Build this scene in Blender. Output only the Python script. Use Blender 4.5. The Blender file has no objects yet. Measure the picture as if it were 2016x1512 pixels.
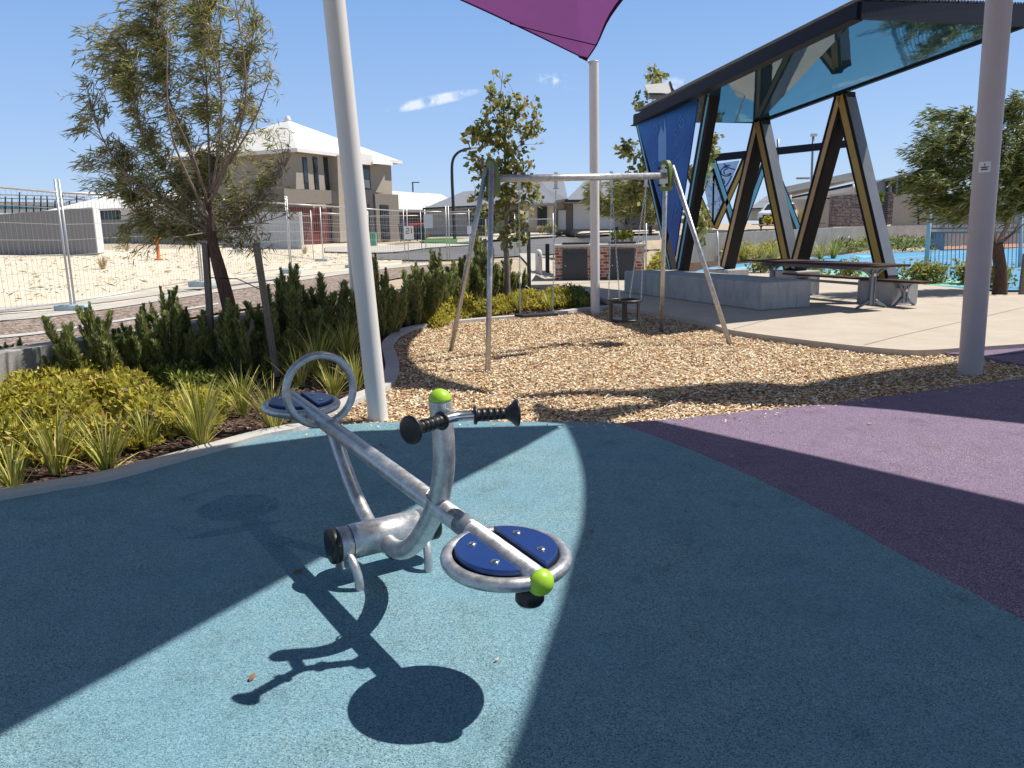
import bpy, math, random
import numpy as np
from mathutils import Vector, Matrix
random.seed(7); RS=np.random.RandomState(11)
S=bpy.context.scene
# ---------------------------------------------------------------- camera
F=1520.;EYE=1.55;PITCH=math.atan((756-447)/F);ROLL=math.radians(1.0)
fw=np.array([0,math.cos(PITCH),-math.sin(PITCH)]);r0=np.array([1.,0,0]);u0=np.cross(r0,fw)
rt=r0*math.cos(ROLL)-u0*math.sin(ROLL);up=np.cross(rt,fw);CAM=np.array([0,0,EYE])
cd=bpy.data.cameras.new('camera');cam=bpy.data.objects.new('camera',cd);S.collection.objects.link(cam)
cd.sensor_width=36;cd.sensor_fit='HORIZONTAL';cd.lens=F/2016*36;cd.clip_start=.05;cd.clip_end=6000
cam.matrix_world=Matrix(((rt[0],up[0],-fw[0],0),(rt[1],up[1],-fw[1],0),(rt[2],up[2],-fw[2],EYE),(0,0,0,1)))
S.camera=cam
# ---------------------------------------------------------------- light
SUN=np.array([.651,.185,1.]);SUNN=SUN/np.linalg.norm(SUN)
W=bpy.data.worlds.new('World');S.world=W;W.use_nodes=True
wn=W.node_tree.nodes;wl=W.node_tree.links;bg=wn['Background']
sky=wn.new('ShaderNodeTexSky');sky.sky_type='NISHITA';sky.sun_disc=False
sky.sun_elevation=math.asin(SUNN[2]);sky.sun_rotation=math.atan2(SUN[0],SUN[1]);sky.altitude=20;sky.air_density=1.0;sky.dust_density=.0;sky.ozone_density=3.
bg.inputs[1].default_value=.13
sl=bpy.data.lights.new('sun','SUN');sl.energy=5.;sl.angle=math.radians(.55);sl.color=(1,.95,.87)
so=bpy.data.objects.new('sun',sl);S.collection.objects.link(so);so.rotation_euler=Vector(SUNN).to_track_quat('Z','Y').to_euler();so.location=(20,6,30)
S.view_settings.view_transform='Standard';S.view_settings.look='None';S.view_settings.exposure=.22;S.view_settings.gamma=1
S.render.engine='CYCLES'
try: S.cycles.use_denoising=True;S.cycles.transparent_max_bounces=16
except Exception: pass
# ---------------------------------------------------------------- survey helpers (photo measurements -> metres)
def ray(x,y): return fw+rt*(x-1008)/F-up*(y-756)/F
def G(x,y,z=0.):
    d=ray(x,y);return CAM+d*((z-EYE)/d[2])
def AT(x,y,Y):
    d=ray(x,y);return CAM+d*(Y/d[1])
def sm(t): t=min(1,max(0,t));return t*t*(3-2*t)
WL0=np.array([-5.6,6.6]);WL1=np.array([-3.0,12.6])      # low garden wall, left
wd=(WL1-WL0)/np.linalg.norm(WL1-WL0);wnL=np.array([-wd[1],wd[0]])
WR=[AT(1325,463,31)[:2],AT(1703,445,42)[:2],AT(1845,443,46)[:2],AT(2100,440,50)[:2]]   # terrace wall, right
def hz(x,y):
    d=(x-WL0[0])*wnL[0]+(y-WL0[1])*wnL[1]
    hl=.22*sm((d-.1)/.6) if y<40 else .22
    if y>15: hl=max(hl,.22*sm((y-23)/6)) if x<2 else hl*sm((4-x)/2)
    ye=y+max(0,-x-8)*1.2
    rise=.022*max(0,min(ye,62)-25)
    rise*=sm((9-x)/7) if y<60 else 1
    h=hl+rise
    hr=-9
    P0,P1=(WR[0],WR[1]) if x<WR[1][0] else (WR[1],WR[2]) if x<WR[2][0] else (WR[2],WR[3])
    n=np.array([-(P1-P0)[1],(P1-P0)[0]]);n/=np.linalg.norm(n)
    dr=(x-P0[0])*n[0]+(y-P0[1])*n[1]
    if x>4: h=max(h*sm((9-x)/5)*(0 if dr<.2 and x>7 else 1),.95*sm((dr-.2)/.5)*sm((x-4)/1.5))
    return h
def GT(px,py,off=0.):
    d=ray(px,py);t=3.
    if d[2]>=0: return AT(px,py,80)
    lo=None
    for i in range(900):
        p=CAM+d*t
        if p[2]<=hz(p[0],p[1]):
            a,b=t*.985-.02,t
            for _ in range(14):
                m=(a+b)/2;q=CAM+d*m
                if q[2]<=hz(q[0],q[1]): b=m
                else: a=m
            p=CAM+d*b;p[2]=hz(p[0],p[1])+off;return p
        t=t*1.012+.02
        if t>400: break
    p=CAM+d*100;p[2]=hz(p[0],p[1])+off;return p
def smooth(pts,n=6,closed=False):
    P=[np.array(p,float) for p in pts];out=[];m=len(P)
    rng=m if closed else m-1
    for i in range(rng):
        p0=P[(i-1)%m] if closed or i>0 else P[0];p1=P[i];p2=P[(i+1)%m];p3=P[(i+2)%m] if closed or i+2<m else P[-1]
        for k in range(n):
            t=k/n;out.append(.5*((2*p1)+(-p0+p2)*t+(2*p0-5*p1+4*p2-p3)*t*t+(-p0+3*p1-3*p2+p3)*t**3))
    if not closed: out.append(P[-1])
    return out
# ---------------------------------------------------------------- materials
MATS={}
def lin(c): return tuple((v/12.92 if v<=.04045 else ((v+.055)/1.055)**2.4) for v in c)
def base(name,col=(.5,.5,.5),rough=.6,metal=0.,spec=.5):
    m=bpy.data.materials.new(name);m.use_nodes=True;b=m.node_tree.nodes['Principled BSDF']
    b.inputs['Base Color'].default_value=(*col,1);b.inputs['Roughness'].default_value=rough;b.inputs['Metallic'].default_value=metal
    b.inputs['Specular IOR Level'].default_value=spec
    MATS[name]=m;return m,m.node_tree.nodes,m.node_tree.links,b
def coord(n,l,scale=(1,1,1),kind='Object'):
    t=n.new('ShaderNodeTexCoord');mp=n.new('ShaderNodeMapping');mp.inputs['Scale'].default_value=scale
    l.new(t.outputs[kind],mp.inputs[0]);return mp.outputs[0]
def ramp(n,l,src,stops,interp='LINEAR'):
    r=n.new('ShaderNodeValToRGB');r.color_ramp.interpolation=interp
    e=r.color_ramp.elements
    while len(e)<len(stops): e.new(.5)
    for i,(p,c) in enumerate(stops): e[i].position=p;e[i].color=(*c,1)
    l.new(src,r.inputs[0]);return r.outputs[0]
def noise(n,l,vec,scale,detail=4,rough=.6):
    t=n.new('ShaderNodeTexNoise');t.inputs['Scale'].default_value=scale;t.inputs['Detail'].default_value=detail;t.inputs['Roughness'].default_value=rough
    l.new(vec,t.inputs['Vector']);return t
def mixc(n,l,fac,a,b,mode='MIX'):
    m=n.new('ShaderNodeMix');m.data_type='RGBA';m.blend_type=mode
    for sock,v in ((0,fac),(6,a),(7,b)):
        if hasattr(v,'links') or hasattr(v,'is_linked'): l.new(v,m.inputs[sock])
        else: m.inputs[sock].default_value=v if sock==0 else (*v,1)
    return m.outputs[2]
def bump(n,l,b,h,strength=.3,dist=.01):
    bp=n.new('ShaderNodeBump');bp.inputs['Strength'].default_value=strength;bp.inputs['Distance'].default_value=dist
    l.new(h,bp.inputs['Height']);l.new(bp.outputs[0],b.inputs['Normal'])
def plain(name,col,rough=.6,metal=0.,var=.12,scale=3.,spec=.5,bs=0.):
    m,n,l,b=base(name,col,rough,metal,spec);v=coord(n,l);t=noise(n,l,v,scale,6)
    a=tuple(c*(1-var) for c in col);c2=tuple(min(1,c*(1+var)) for c in col)
    l.new(ramp(n,l,t.outputs['Fac'],[(.3,a),(.7,c2)]),b.inputs['Base Color'])
    if bs: bump(n,l,b,t.outputs['Fac'],bs,.004)
    return m
def rubber(name,stops,tint):
    m,n,l,b=base(name,rough=.93,spec=.12);v=coord(n,l)
    d=noise(n,l,v,260,2);vv=n.new('ShaderNodeVectorMath');vv.operation='MULTIPLY_ADD';vv.inputs[1].default_value=(.006,.006,.006)
    l.new(d.outputs['Color'],vv.inputs[0]);l.new(v,vv.inputs[2])
    vo=n.new('ShaderNodeTexVoronoi');vo.inputs['Scale'].default_value=230;l.new(vv.outputs[0],vo.inputs['Vector'])
    sp=n.new('ShaderNodeSeparateColor');l.new(vo.outputs['Color'],sp.inputs[0])
    c=ramp(n,l,sp.outputs[0],stops)
    big=noise(n,l,v,1.1,5,.65);c2=mixc(n,l,ramp(n,l,big.outputs['Fac'],[(.35,(0,0,0)),(.7,(.55,.55,.55))]),c,tint)
    gap=ramp(n,l,vo.outputs['Distance'],[(.0,(1,1,1)),(.55,(.9,.9,.9)),(.95,(.25,.25,.25))])
    st=noise(n,l,v,4,7,.7);dirt=ramp(n,l,st.outputs['Fac'],[(.3,(.74,.72,.7)),(.42,(.93,.92,.9)),(.6,(1,1,1)),(.75,(1.0,.97,.93))])
    c3=mixc(n,l,1.,c2,gap,'MULTIPLY');c4=mixc(n,l,1.,c3,dirt,'MULTIPLY');l.new(c4,b.inputs['Base Color'])
    bump(n,l,b,vo.outputs['Distance'],.5,-.004);return m
rubber('rubber_blue',[(0,(.08,.15,.19)),(.2,(.18,.32,.38)),(.7,(.27,.46,.53)),(1,(.42,.6,.64))],(.17,.38,.52))
rubber('rubber_lilac',[(0,(.11,.075,.12)),(.35,(.265,.195,.285)),(.8,(.37,.295,.4)),(1,(.55,.47,.57))],(.27,.195,.31))
def mulch(name,cols,sx=30):
    m,n,l,b=base(name,rough=.85,spec=.15);v=coord(n,l);d=noise(n,l,v,3,3)
    vv=n.new('ShaderNodeVectorMath');vv.operation='MULTIPLY_ADD';vv.inputs[1].default_value=(.25,.25,.25);l.new(d.outputs['Color'],vv.inputs[0]);l.new(v,vv.inputs[2])
    mp=n.new('ShaderNodeMapping');mp.inputs['Scale'].default_value=(1,2.3,1);l.new(vv.outputs[0],mp.inputs[0])
    vo=n.new('ShaderNodeTexVoronoi');vo.inputs['Scale'].default_value=sx;l.new(mp.outputs[0],vo.inputs['Vector'])
    sp=n.new('ShaderNodeSeparateColor');l.new(vo.outputs['Color'],sp.inputs[0]);c=ramp(n,l,sp.outputs[0],cols)
    gap=ramp(n,l,vo.outputs['Distance'],[(.3,(1,1,1)),(.85,(.2,.17,.15))]);l.new(mixc(n,l,1.,c,gap,'MULTIPLY'),b.inputs['Base Color'])
    bump(n,l,b,vo.outputs['Distance'],.8,-.015);return m
CH=[(0,(.13,.04,.015)),(.2,(.34,.14,.055)),(.4,(.66,.42,.2)),(.65,(.86,.72,.46)),(1,(.95,.9,.74))]
CHD=[(0,(.03,.016,.012)),(.45,(.10,.055,.04)),(.8,(.2,.13,.1)),(1,(.36,.28,.22))]
CHP=[(0,(.2,.14,.11)),(.4,(.38,.29,.24)),(.8,(.56,.47,.4)),(1,(.7,.62,.55))]
mulch('mulch_pale',CHP,16);mulch('mulch_gold',CH,34);mulch('mulch_dark',CHD,26)
def island(name,cols,rough=.8,trans=0.,spec=.3):
    m,n,l,b=base(name,rough=rough,spec=spec);g=n.new('ShaderNodeNewGeometry')
    c=ramp(n,l,g.outputs['Random Per Island'],cols);l.new(c,b.inputs['Base Color'])
    if trans:
        t=n.new('ShaderNodeBsdfTranslucent');l.new(c,t.inputs[0]);mx=n.new('ShaderNodeMixShader');mx.inputs[0].default_value=trans
        l.new(b.outputs[0],mx.inputs[1]);l.new(t.outputs[0],mx.inputs[2]);l.new(mx.outputs[0],n['Material Output'].inputs[0])
    return m
island('chips',CH);island('chips_dark',CHD)
island('leaf_willow',[(0,(.1,.13,.035)),(.3,(.25,.28,.08)),(.65,(.46,.45,.17)),(.9,(.6,.54,.27)),(1,(.55,.3,.17))],.45,.45)
island('leaf_dark',[(0,(.05,.08,.02)),(.45,(.15,.2,.05)),(.8,(.32,.35,.12)),(1,(.5,.5,.22))],.45,.4)
island('leaf_broad',[(0,(.09,.12,.025)),(.45,(.26,.29,.07)),(.8,(.44,.4,.13)),(1,(.4,.25,.11))],.5,.45)
island('leaf_yellow',[(0,(.1,.11,.02)),(.25,(.32,.32,.04)),(.65,(.66,.58,.08)),(.88,(.74,.64,.16)),(.93,(.34,.15,.06)),(1,(.2,.1,.05))],.45,.45)
island('leaf_cover',[(0,(.05,.09,.02)),(.5,(.17,.22,.04)),(.9,(.36,.36,.06)),(1,(.3,.15,.06))],.55,.3)  # also serves the yellow cover under the tree, with its shade in the colour
island('needle',[(0,(.12,.17,.05)),(.5,(.3,.37,.12)),(.8,(.5,.5,.2)),(1,(.66,.54,.28))],.65,.45)
island('blade',[(0,(.13,.17,.025)),(.35,(.34,.36,.06)),(.7,(.65,.58,.14)),(1,(.8,.62,.34))],.5,.25)
island('dry_grass',[(0,(.3,.22,.1)),(1,(.6,.48,.26))],.7,.2)
def wood(name,a,bc,s=(14,14,2)):
    m,n,l,b=base(name,rough=.8,spec=.2);v=coord(n,l,s);t=noise(n,l,v,3,8,.7);l.new(ramp(n,l,t.outputs['Fac'],[(.3,a),(.7,bc)]),b.inputs['Base Color']);bump(n,l,b,t.outputs['Fac'],.6,.01);return m
wood('bark',(.05,.03,.022),(.17,.11,.08),(18,18,3));wood('twig',(.2,.14,.11),(.36,.28,.23),(20,20,6));wood('bark_pale',(.16,.13,.11),(.34,.3,.26),(16,16,4));wood('stake',(.13,.1,.085),(.3,.25,.21),(30,30,3));wood('table_slat',(.045,.022,.02),(.11,.06,.05),(30,4,30))
def galv():
    m,n,l,b=base('galvanised',rough=.38,metal=.75);v=coord(n,l);t=noise(n,l,v,20,8,.75);t2=noise(n,l,v,90,3)
    c=ramp(n,l,t.outputs['Fac'],[(.32,(.42,.43,.44)),(.5,(.56,.57,.58)),(.68,(.74,.74,.74))])
    l.new(mixc(n,l,.25,c,ramp(n,l,t2.outputs['Fac'],[(.35,(.3,.29,.28)),(.6,(.8,.8,.8))]),'MULTIPLY'),b.inputs['Base Color'])
    rr=n.new('ShaderNodeMapRange');rr.inputs[1].default_value=.3;rr.inputs[2].default_value=.7;rr.inputs[3].default_value=.3;rr.inputs[4].default_value=.55
    l.new(t.outputs['Fac'],rr.inputs[0]);l.new(rr.outputs[0],b.inputs['Roughness']);bump(n,l,b,t2.outputs['Fac'],.12,.002)
galv()
def concrete(name,a,bc,sc=3,sp=60,bs=.25,streak=False):
    m,n,l,b=base(name,rough=.88,spec=.25);v=coord(n,l);t=noise(n,l,v,sc,8,.68);t2=noise(n,l,v,sp,2)
    c=ramp(n,l,t.outputs['Fac'],[(.3,a),(.7,bc)]);c=mixc(n,l,.5,c,ramp(n,l,t2.outputs['Fac'],[(.35,(.68,.65,.62)),(.6,(1,1,1))]),'MULTIPLY')
    if streak:
        v2=coord(n,l,(3,3,.5));t3=noise(n,l,v2,3,6,.75);c=mixc(n,l,.8,c,ramp(n,l,t3.outputs['Fac'],[(.3,(.66,.64,.62)),(.5,(1,1,1))]),'MULTIPLY')
        vp=n.new('ShaderNodeTexVoronoi');vp.inputs['Scale'].default_value=28;l.new(v,vp.inputs['Vector']);c=mixc(n,l,.6,c,ramp(n,l,vp.outputs['Distance'],[(.05,(.35,.33,.3)),(.12,(1,1,1))]),'MULTIPLY')
    l.new(c,b.inputs['Base Color']);bump(n,l,b,t2.outputs['Fac'],bs,.004)
concrete('pavement',(.50,.43,.35),(.60,.53,.44),1.5,130);concrete('kerb_concrete',(.5,.48,.46),(.62,.6,.58),3,150)
concrete('block_concrete',(.42,.42,.42),(.56,.55,.54),2.2,70,.3,True);concrete('wall_concrete',(.33,.32,.3),(.46,.44,.41),1.2,40,.2,True)
concrete('footpath',(.5,.47,.42),(.6,.57,.52),.5,30);concrete('asphalt',(.13,.13,.135),(.2,.2,.205),.3,40);concrete('sand',(.68,.58,.44),(.82,.73,.6),.5,9,.3)
concrete('ground_mix',(.42,.34,.24),(.58,.49,.37),.08,3,.2)
plain('post_white',(.76,.72,.68),.32,var=.04,scale=2);plain('post_mauve',(.47,.42,.43),.35,var=.05,scale=2);
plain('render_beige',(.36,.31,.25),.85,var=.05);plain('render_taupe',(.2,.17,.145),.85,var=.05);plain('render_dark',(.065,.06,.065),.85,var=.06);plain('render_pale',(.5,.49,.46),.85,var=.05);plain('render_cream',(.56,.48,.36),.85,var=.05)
plain('door_white',(.72,.72,.72),.5,var=.03);plain('frame_dark',(.02,.021,.025),.4,var=.1);plain('steel_black',(.008,.007,.008),.6,var=.15,spec=.25);plain('steel_navy',(.006,.008,.02),.55,var=.1,spec=.25)
plain('gold_paint',(.42,.27,.05),.4,var=.07);plain('tan_paint',(.56,.35,.15),.4,var=.07);plain('sky_paint',(.16,.47,.62),.4,var=.05);plain('grey_steel',(.2,.22,.25),.35,.2,var=.1)
plain('plastic_black',(.012,.012,.013),.42,var=.2,scale=30);plain('plastic_blue',(.009,.045,.18),.28,var=.08,scale=6);plain('plastic_lime',(.36,.62,.035),.38,var=.05,scale=8);plain('plastic_green',(.13,.2,.04),.45,var=.1)
plain('door_charcoal',(.045,.05,.055),.5,var=.1);plain('stainless',(.62,.62,.62),.25,1.,var=.08);plain('fence_metal',(.55,.55,.54),.42,.5,var=.1);plain('bolt_dark',(.05,.05,.05),.5,.3)
plain('white_paint',(.78,.78,.76),.5,var=.03);plain('block_blue',(.42,.53,.57),.6,var=.1);plain('court_blue',(.085,.3,.5),.85,var=.07,scale=1);plain('court_green',(.22,.52,.4),.85,var=.08);plain('court_aqua',(.2,.5,.6),.85,var=.08);plain('court_terracotta',(.42,.2,.11),.85)
plain('pool_fence',(.16,.24,.29),.4,var=.08);plain('lawn',(.05,.16,.03),.9,var=.3,scale=20,bs=.5);plain('tyre',(.02,.02,.02),.8);plain('lamp_red',(.4,.02,.02),.3);plain('orange_paint',(.6,.15,.03),.7,var=.3,scale=9);plain('pole_black',(.02,.022,.026),.4);plain('bin_red',(.5,.02,.03),.5);plain('box_green',(.1,.3,.2),.6);plain('leaf_litter',(.22,.12,.06),.8,var=.3,scale=60);plain('chip_pale',(.62,.5,.36),.8,var=.2,scale=60);plain('rust_steel',(.22,.09,.05),.8,var=.3,scale=12);plain('agg',(.4,.3,.2),.7)
def glassm(name,col,rough=.06,alpha=1.):
    m,n,l,b=base(name,col,rough,0.,.8);return m
glassm('window_glass',(.02,.028,.035));plain('car_white',(.75,.76,.78),.25,var=.02)
m,n,l,b=base('soffit',(.04,.125,.21),.04,.62);v=coord(n,l);t=noise(n,l,v,1.3,3);bump(n,l,b,t.outputs['Fac'],.12,.02)
m,n,l,b=base('panel_blue',(.008,.065,.29),.35,0,.25);v=coord(n,l);t=noise(n,l,v,.9,3);l.new(ramp(n,l,t.outputs['Fac'],[(.35,(.007,.075,.34)),(.65,(.016,.14,.5))]),b.inputs['Base Color'])
plain('panel_mark',(.13,.32,.68),.4,var=.05);plain('panel_line',(.005,.06,.22),.4)
def clear(name,col,tr):
    m,n,l,b=base(name,col,.08);t=n.new('ShaderNodeBsdfTransparent');t.inputs[0].default_value=(.85,.9,.98,1);mx=n.new('ShaderNodeMixShader');mx.inputs[0].default_value=tr
    l.new(b.outputs[0],mx.inputs[1]);l.new(t.outputs[0],mx.inputs[2]);l.new(mx.outputs[0],n['Material Output'].inputs[0])
clear('clear_panel',(.14,.24,.42),.6)
def fabric(name,col,tcol,tr,weave=.04):
    m,n,l,b=base(name,col,.9,spec=.1);v=coord(n,l);t=noise(n,l,v,1.2,4);
    tl=n.new('ShaderNodeBsdfTranslucent');l.new(ramp(n,l,t.outputs['Fac'],[(.3,tuple(c*.93 for c in tcol)),(.7,tcol)]),tl.inputs[0])
    m1=n.new('ShaderNodeMixShader');m1.inputs[0].default_value=tr;l.new(b.outputs[0],m1.inputs[1]);l.new(tl.outputs[0],m1.inputs[2])
    tp=n.new('ShaderNodeBsdfTransparent');m2=n.new('ShaderNodeMixShader');m2.inputs[0].default_value=weave;l.new(m1.outputs[0],m2.inputs[1]);l.new(tp.outputs[0],m2.inputs[2]);l.new(m2.outputs[0],n['Material Output'].inputs[0])
fabric('sail_purple',(.085,.028,.11),(.2,.062,.21),.5,.01);fabric('sail_hem',(.05,.01,.05),(.08,.02,.08),.3,0);fabric('sail_blue',(.07,.06,.065),(.05,.04,.045),.25,.03)
def brick(name,cols,mort,sc=1.,vertical=False):
    m,n,l,b=base(name,rough=.85,spec=.2)
    t=n.new('ShaderNodeTexCoord');sx=n.new('ShaderNodeSeparateXYZ');l.new(t.outputs['Object'],sx.inputs[0])
    ad=n.new('ShaderNodeMath');ad.operation='ADD';l.new(sx.outputs[0],ad.inputs[0]);l.new(sx.outputs[1],ad.inputs[1])
    cb=n.new('ShaderNodeCombineXYZ');l.new(ad.outputs[0],cb.inputs[0]);l.new(sx.outputs[2],cb.inputs[1])
    br=n.new('ShaderNodeTexBrick');l.new(cb.outputs[0],br.inputs['Vector']);br.inputs['Scale'].default_value=1;br.inputs['Brick Width'].default_value=.24*sc;br.inputs['Row Height'].default_value=.086*sc;br.inputs['Mortar Size'].default_value=.009*sc
    br.inputs['Color1'].default_value=(0,0,0,1);br.inputs['Color2'].default_value=(1,1,1,1);br.inputs['Mortar'].default_value=(.5,.5,.5,1);br.inputs['Bias'].default_value=0
    c=ramp(n,l,br.outputs['Color'],cols);nz=noise(n,l,t.outputs['Object'],7,5);c=mixc(n,l,ramp(n,l,nz.outputs['Fac'],[(.5,(0,0,0)),(.66,(.75,.75,.75))]),c,mort)
    l.new(mixc(n,l,br.outputs['Fac'],c,mort),b.inputs['Base Color']);bump(n,l,b,br.outputs['Fac'],.5,-.01)
brick('brick_red',[(0,(.09,.05,.04)),(.3,(.3,.08,.05)),(.7,(.42,.14,.08)),(1,(.55,.42,.35))],(.58,.52,.46))
brick('brick_brown',[(0,(.05,.03,.03)),(.5,(.14,.07,.06)),(1,(.3,.2,.18))],(.4,.36,.34),1.0)
def ribbed(name,col,period):
    m,n,l,b=base(name,col,.55);t=n.new('ShaderNodeTexCoord');sx=n.new('ShaderNodeSeparateXYZ');l.new(t.outputs['Object'],sx.inputs[0]);ad=n.new('ShaderNodeMath');ad.operation='ADD';l.new(sx.outputs[0],ad.inputs[0]);l.new(sx.outputs[1],ad.inputs[1])
    mu=n.new('ShaderNodeMath');mu.operation='MULTIPLY';mu.inputs[1].default_value=2*math.pi/period;l.new(ad.outputs[0],mu.inputs[0]);si=n.new('ShaderNodeMath');si.operation='SINE';l.new(mu.outputs[0],si.inputs[0]);bump(n,l,b,si.outputs[0],1.,.03)
plain('roof_white',(.74,.72,.68),.6,var=.05,scale=1.2);ribbed('roof_grey',(.27,.28,.31),.35);ribbed('colorbond_grey',(.25,.245,.24),.25);ribbed('colorbond_beige',(.38,.34,.29),.25);ribbed('colorbond_pale',(.42,.43,.45),.25);ribbed('roller_red',(.2,.05,.04),.2)
M=MATS
# sky: small wisps of cloud laid into the dome by direction
tc=wn.new('ShaderNodeTexCoord')
def wisp(dirn,size,thr,seed,stretch):
    ax=rt;d0=dirn/np.linalg.norm(dirn);e1=np.cross(d0,[0,0,1]);e1/=np.linalg.norm(e1);e1=e1*math.cos(stretch[2])+np.cross(d0,e1)*math.sin(stretch[2]);e2=np.cross(d0,e1)
    def dot(v):
        q=wn.new('ShaderNodeVectorMath');q.operation='DOT_PRODUCT';q.inputs[1].default_value=tuple(v);wl.new(tc.outputs['Generated'],q.inputs[0]);return q.outputs['Value']
    def mth(op,a,b):
        q=wn.new('ShaderNodeMath');q.operation=op
        for i,v in enumerate((a,b)):
            if isinstance(v,(int,float)): q.inputs[i].default_value=v
            else: wl.new(v,q.inputs[i])
        return q.outputs[0]
    a=mth('DIVIDE',dot(e1),stretch[0]);b=mth('DIVIDE',dot(e2),stretch[1])
    r2=mth('ADD',mth('MULTIPLY',a,a),mth('MULTIPLY',b,b));f=mth('SUBTRACT',1.,r2);f=mth('MAXIMUM',f,0.)
    f=mth('MULTIPLY',f,mth('MAXIMUM',mth('SIGN',dot(d0),0),0.))
    nz=wn.new('ShaderNodeTexNoise');nz.inputs['Scale'].default_value=size;nz.inputs['Detail'].default_value=8;nz.inputs['Roughness'].default_value=.62;wl.new(tc.outputs['Generated'],nz.inputs['Vector'])
    g=mth('MULTIPLY',mth('MAXIMUM',mth('SUBTRACT',nz.outputs['Fac'],thr),0.),5.);return mth('MINIMUM',mth('MULTIPLY',g,f),.6)
cur=sky.outputs[0]
mlt=wn.new('ShaderNodeMix');mlt.data_type='RGBA';mlt.blend_type='MULTIPLY';mlt.inputs[0].default_value=1.;wl.new(cur,mlt.inputs[6]);mlt.inputs[7].default_value=(1.0,1.0,1.0,1);cur=mlt.outputs[2]
sz=wn.new('ShaderNodeSeparateXYZ');wl.new(tc.outputs['Generated'],sz.inputs[0]);gr=wn.new('ShaderNodeValToRGB');wl.new(sz.outputs[2],gr.inputs[0]);ge=gr.color_ramp.elements
while len(ge)<5: ge.new(.5)
for ei,(ep,ec) in enumerate(((0,(.52,.70,.95)),(.12,(.37,.57,.93)),(.3,(.205,.41,.82)),(.5,(.15,.22,.34)),(1,(.11,.115,.14)))): ge[ei].position=ep;ge[ei].color=(*ec,1)
gs=wn.new('ShaderNodeVectorMath');gs.operation='SCALE';gs.inputs['Scale'].default_value=6.5;wl.new(gr.outputs[0],gs.inputs[0]);gm=wn.new('ShaderNodeMix');gm.data_type='RGBA';gm.inputs[0].default_value=.88;wl.new(cur,gm.inputs[6]);wl.new(gs.outputs[0],gm.inputs[7]);cur=gm.outputs[2]
for px,py,sz,thr,st in ((850,199,34,.42,(.062,.0072,-.2)),(1100,160,50,.53,(.03,.01,.2)),(1345,172,34,.47,(.035,.014,0))):
    w=wisp(ray(px,py),sz,thr,0,st);mx=wn.new('ShaderNodeMix');mx.data_type='RGBA';wl.new(w,mx.inputs[0]);wl.new(cur,mx.inputs[6]);mx.inputs[7].default_value=(7.2,7.4,7.9,1);cur=mx.outputs[2]
wl.new(cur,bg.inputs[0])
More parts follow.
